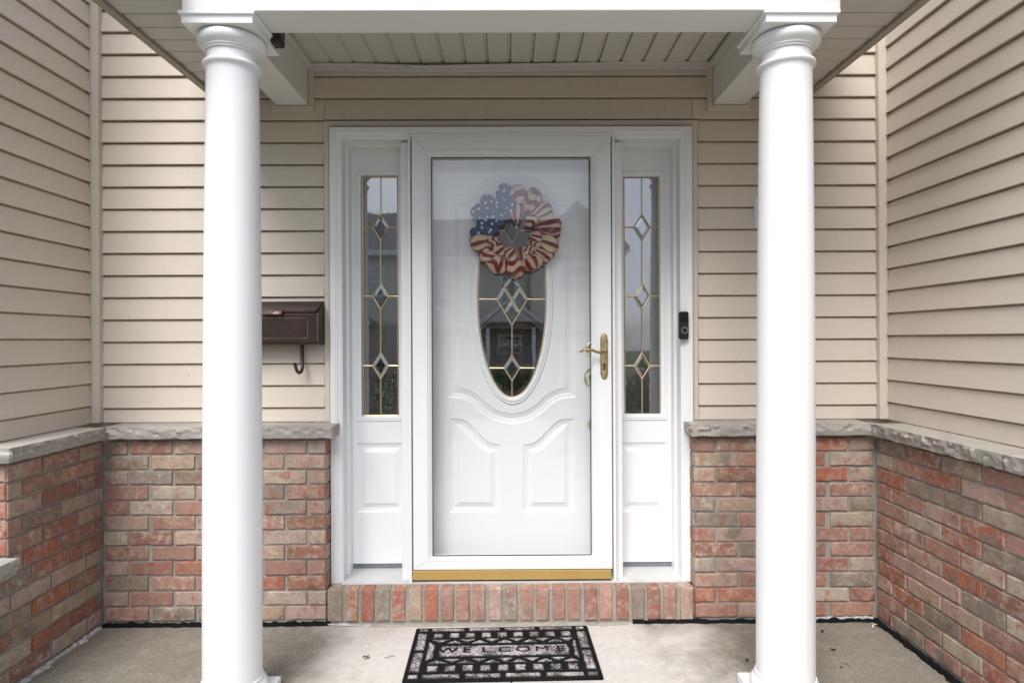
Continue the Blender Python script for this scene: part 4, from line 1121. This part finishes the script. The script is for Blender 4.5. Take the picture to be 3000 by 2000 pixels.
for i, chh in enumerate('WELCOME'):
    cu = bpy.data.curves.new('letter', 'FONT'); cu.body = chh; cu.size = .062; cu.align_x = 'CENTER'; cu.align_y = 'CENTER'; cu.extrude = .0007; cu.offset = .0007 if chh != 'M' else 0
    ob_ = bpy.data.objects.new('letter', cu); COL.objects.link(ob_); bpy.context.view_layer.update()
    me = bpy.data.meshes.new_from_object(ob_.evaluated_get(bpy.context.evaluated_depsgraph_get())); COL.objects.unlink(ob_); bpy.data.objects.remove(ob_)
    me.materials.clear(); me.materials.append(M['rubber'])
    u = .205 + i * (.815 - .205) / 6; x, y = mp_(u, .491)
    o = link(me, 'letter', mat, (x, y, .0134)); o.scale = (1.25, .92, 1)

# ------------------------------------------------------------------ small litter on the floor
def litter(px, py, size, mat_, label, cat, seed, name='fallen_leaf'):
    p = UZ(px, py, .0); rnd = random.Random(seed); mb = MB(); n = 7; a0 = rnd.uniform(0, 6.28)
    for i in range(n + 1):
        t = i / n; wd = size * .32 * math.sin(math.pi * min(1, t*.92 + .06)) * rnd.uniform(.75, 1.2)
        z = .004 + .25 * size * abs(math.sin(t * 3 + seed)) 
        for sgn, dz in ((-1, .22), (0, 0), (1, .28)):
            x, y = (t - .5) * size, sgn * wd
            mb.v.append((x*math.cos(a0) - y*math.sin(a0), x*math.sin(a0) + y*math.cos(a0), z + dz * size * .6 * rnd.uniform(.6, 1.2)))
    for i in range(n):
        for j in range(2): mb.f.append((i*3+j, i*3+j+1, (i+1)*3+j+1, (i+1)*3+j))
    o = mb.build(name, mat_, None, smooth=True, loc=(p.x, p.y, 0))
    s_ = o.modifiers.new('thick', 'SOLIDIFY'); s_.thickness = .0006
    tag(o, label, cat)
litter(1072, 1930, .030, M['leaf'], 'single olive dry leaf on the concrete left of the doormat', 'leaf', 1)
litter(2442, 1907, .020, M['leafdark'], 'dark dead leaf on the floor, middle one of those right of the right column', 'leaf', 2)
litter(2409, 1852, .018, M['leafdark'], 'dark dead leaf nearest the brick wall, right of the right column', 'leaf', 3)
litter(2466, 1957, .014, M['leafdark'], 'small dark leaf nearest the viewer, right of the right column', 'leaf', 4)
litter(2188, 1937, .018, M['leafdark'], 'dark leaf curled just left of the right column foot', 'leaf', 6)
p = UZ(2560, 1835, 0)
tag(MB().tube([(p.x - .014, p.y - .016, .006), (p.x - .004, p.y - .002, .010), (p.x + .010, p.y + .006, .009), (p.x + .018, p.y + .006, .006)], .0042, 8, True, .5).build('plastic_scrap', M['paper'], None, smooth=True), 'small curled white scrap lying in the right wall corner', 'scrap')
def twig(px, py, ln, ang, label):
    p = UZ(px, py, 0); d = Vector((math.cos(ang), math.sin(ang), 0)) * ln
    tag(MB().tube([(p.x - d.x/2, p.y - d.y/2, .003), (p.x + .004, p.y + .003, .006), (p.x + d.x/2, p.y + d.y/2, .003)], [.0008, .0011, .0006], 5).build('twig', M['leafdark'], None), label, 'twig')
twig(1143, 1925, .045, .4, 'thin dark twig between the olive leaf and the doormat')
twig(2478, 1948, .03, 2.3, 'tiny dark twig right of the right column foot')

# ================================================================== ACROSS THE STREET (mirrored in the door glass)
def far_window(parent, x, z, w_, h_, y, mat='house_glass'):
    f_ = MB().frame(x - w_/2, x + w_/2, z, z + h_, [(0, y), (0, y + .05), (.09, y + .05), (.09, y + .01)]); o = f_.build('window', M['white'], parent)
    MB().box(x - w_/2 + .08, x + w_/2 - .08, y + .004, y + .014, z + .08, z + h_ - .08).build('pane', M['house_glass'], o)
    MB().box(x - w_/2 + .09, x + w_/2 - .09, y + .015, y + .04, z + h_/2 - .025, z + h_/2 + .025).build('sash_bar', M['white'], o)
def far_siding(parent, x0, x1, y, z0, z1, name='siding_wall'):
    mb = MB(); n = int((z1 - z0) / .127)
    for i in range(n):
        z = z0 + i * (z1 - z0) / n; hh = (z1 - z0) / n
        mb.prism([(x0, y - .1, z), (x0, y + .018, z), (x0, y + .004, z + hh), (x0, y - .1, z + hh)], (x1 - x0, 0, 0))
    mb.build(name, M['siding'], parent)
def gable(parent, xc, half, z0, rise, y, fascia=.2, depth=.12, fill='siding'):
    MB().prism([(xc - half, y - .05, z0), (xc + half, y - .05, z0), (xc, y - .05, z0 + rise)], (0, .04, 0)).build('gable_panel', M[fill], parent)
    for sg in (-1, 1):
        MB().prism([(xc + sg*(half + .15), y, z0 - .1), (xc, y, z0 + rise), (xc, y, z0 + rise + fascia), (xc + sg*(half + .15), y, z0 - .1 + fascia)], (0, depth, 0)).build('gable_trim', M['white'], parent)
HY = -22.0
h1 = thing('facing_house', 'beige two-storey house with white gable trim and porches, straight across the street', 'house')
far_siding(h1, -9.5, 4.6, HY, 1.9, 4.75)
MB().box(-9.5, 4.6, HY - 7, HY - .12, -.2, 4.7).build('body', M['siding'], h1)
MB().box(-9.5, 4.6, HY - .1, HY + .02, -.2, 1.88).build('brick_base', M['far_brick'], h1)
MB().prism([(-9.9, HY + .45, 4.75), (-9.9, HY + .45, 4.87), (-9.9, HY - 3.5, 7.2), (-9.9, HY - 3.5, 7.05)], (14.7, 0, 0)).build('roof', M['shingle'], h1)
MB().box(-9.9, 4.8, HY + .45, HY + .48, 4.66, 4.88).build('eave_trim', M['white'], h1)
far_siding(h1, .9, 4.6, HY + .6, 1.9, 4.75, 'bay_wall'); gable(h1, 2.75, 1.95, 4.85, 2.0, HY + .66, .22)
MB().prism([(.7, HY + .5, 4.7), (2.75, HY + .5, 6.85), (4.8, HY + .5, 4.7)], (0, -4, 0)).build('bay_roof', M['shingle'], h1)
for x, z, w_, h_, y in ((-2.65, 2.75, .85, 1.15, HY), (.0, 3.0, .7, 1.2, HY), (2.7, 3.3, 1.5, 1.25, HY + .6), (-5.6, 3.0, 1.0, 1.3, HY), (-7.9, 3.0, 1.0, 1.3, HY)): far_window(h1, x, z, w_, h_, y + .02)
far_window(h1, .05, .95, 1.0, .5, HY + .02)
for xc in (-2.85, .08, -6.6):
    gable(h1, xc, 1.05, 1.95, .8, HY + 1.3, .16)
    MB().prism([(xc - 1.25, HY + 1.28, 1.9), (xc, HY + 1.28, 2.8), (xc + 1.25, HY + 1.28, 1.9)], (0, -1.25, 0)).build('porch_roof', M['shingle'], h1)
    for sx_ in (-.9, .9): MB().box(xc + sx_ - .07, xc + sx_ + .07, HY + 1.15, HY + 1.29, -.2, 1.7).build('porch_post', M['white'], h1)
far_siding(h1, 2.0, 4.4, HY + .63, -.1, 1.6, 'garage_door')
h2 = thing('left_facing_house', 'grey-roofed beige house with brick ground floor, left across the street', 'house')
far_siding(h2, -17, -10.2, HY + 1.5, 1.9, 4.9); MB().box(-17, -10.2, HY - 6, HY + 1.38, -.2, 4.85).build('body', M['siding'], h2)
MB().box(-17, -10.2, HY + 1.4, HY + 1.52, -.2, 1.88).build('brick_base', M['far_brick'], h2)
MB().prism([(-17.4, HY + 1.95, 4.9), (-17.4, HY + 1.95, 5.0), (-17.4, HY - 2.5, 7.1), (-17.4, HY - 2.5, 6.95)], (7.5, 0, 0)).build('roof', M['shingle'], h2)
for x in (-15.5, -13.3, -11.3): far_window(h2, x, 3.0, 1.0, 1.3, HY + 1.52)
h3 = thing('low_garage', 'low grey-roofed garage with small white-framed windows, right across the street', 'garage')
far_siding(h3, 8.4, 15, HY - 3, -.2, 2.6); MB().box(8.4, 15, HY - 9, HY - 3.1, -.2, 2.55).build('body', M['siding'], h3)
MB().prism([(8.1, HY - 2.6, 2.6), (8.1, HY - 2.6, 2.7), (8.1, HY - 6, 3.6), (8.1, HY - 6, 3.45)], (7.2, 0, 0)).build('roof', M['shingle'], h3)
for x in (9.3, 11.2): far_window(h3, x, 1.3, 1.0, .6, HY - 2.98)

def shrub(x, y, sx_, sy_, sz_, label, n=2600, seed=1, name='hedge_shrub'):
    t = thing(name, label, 'shrub', 'shrubs in front of the porch'); t.location = (x, y, -.2)
    rnd = random.Random(seed); mb = MB()
    for i in range(n):
        while True:
            d = Vector((rnd.uniform(-1, 1), rnd.uniform(-1, 1), rnd.uniform(-1, 1)))
            if .3 < d.length < 1: break
        k_ = 1 + .22 * noise.noise(d * 2.2 + Vector((seed, 0, 0)))
        p = Vector((d.x * sx_ * k_, d.y * sy_ * k_, sz_ * .55 + d.z * sz_ * .5 * k_))
        a = Vector((rnd.gauss(0, 1), rnd.gauss(0, 1), rnd.gauss(0, 1))).normalized(); b = a.orthogonal().normalized(); s = rnd.uniform(.02, .045)
        i0 = len(mb.v); mb.v += [tuple(p - a*s), tuple(p + b*s*.5), tuple(p + a*s), tuple(p - b*s*.5)]; mb.f.append((i0, i0+1, i0+2, i0+3))
    me = bpy.data.meshes.new('foliage'); me.from_pydata(mb.v, [], mb.f); me.materials.append(M['foliage']); link(me, 'foliage', t)
    st = MB()
    for k_ in range(5): st.tube([(0, 0, 0), (rnd.uniform(-.5, .5)*sx_, rnd.uniform(-.5, .5)*sy_, sz_*.7)], [.018, .006], 6)
    st.build('stem', M['bark'], t)
for i, (x, y, a, b, c, lab) in enumerate(((-2.0, -5.4, .75, .6, 1.08, 'broad dark green shrub on the left front lawn'), (-1.35, -7.6, .55, .5, .8, 'dark shrub left of the front walk'),
        (1.55, -7.6, .6, .5, .75, 'dark shrub right of the front walk'), (2.1, -5.4, .75, .6, 1.0, 'broad dark green shrub on the right front lawn'), (-.1, -9.25, 1.2, .35, .85, 'low clipped shrub by the street at the end of the walk'))):
    shrub(x, y, a, b, c, lab, 2600, i + 1)
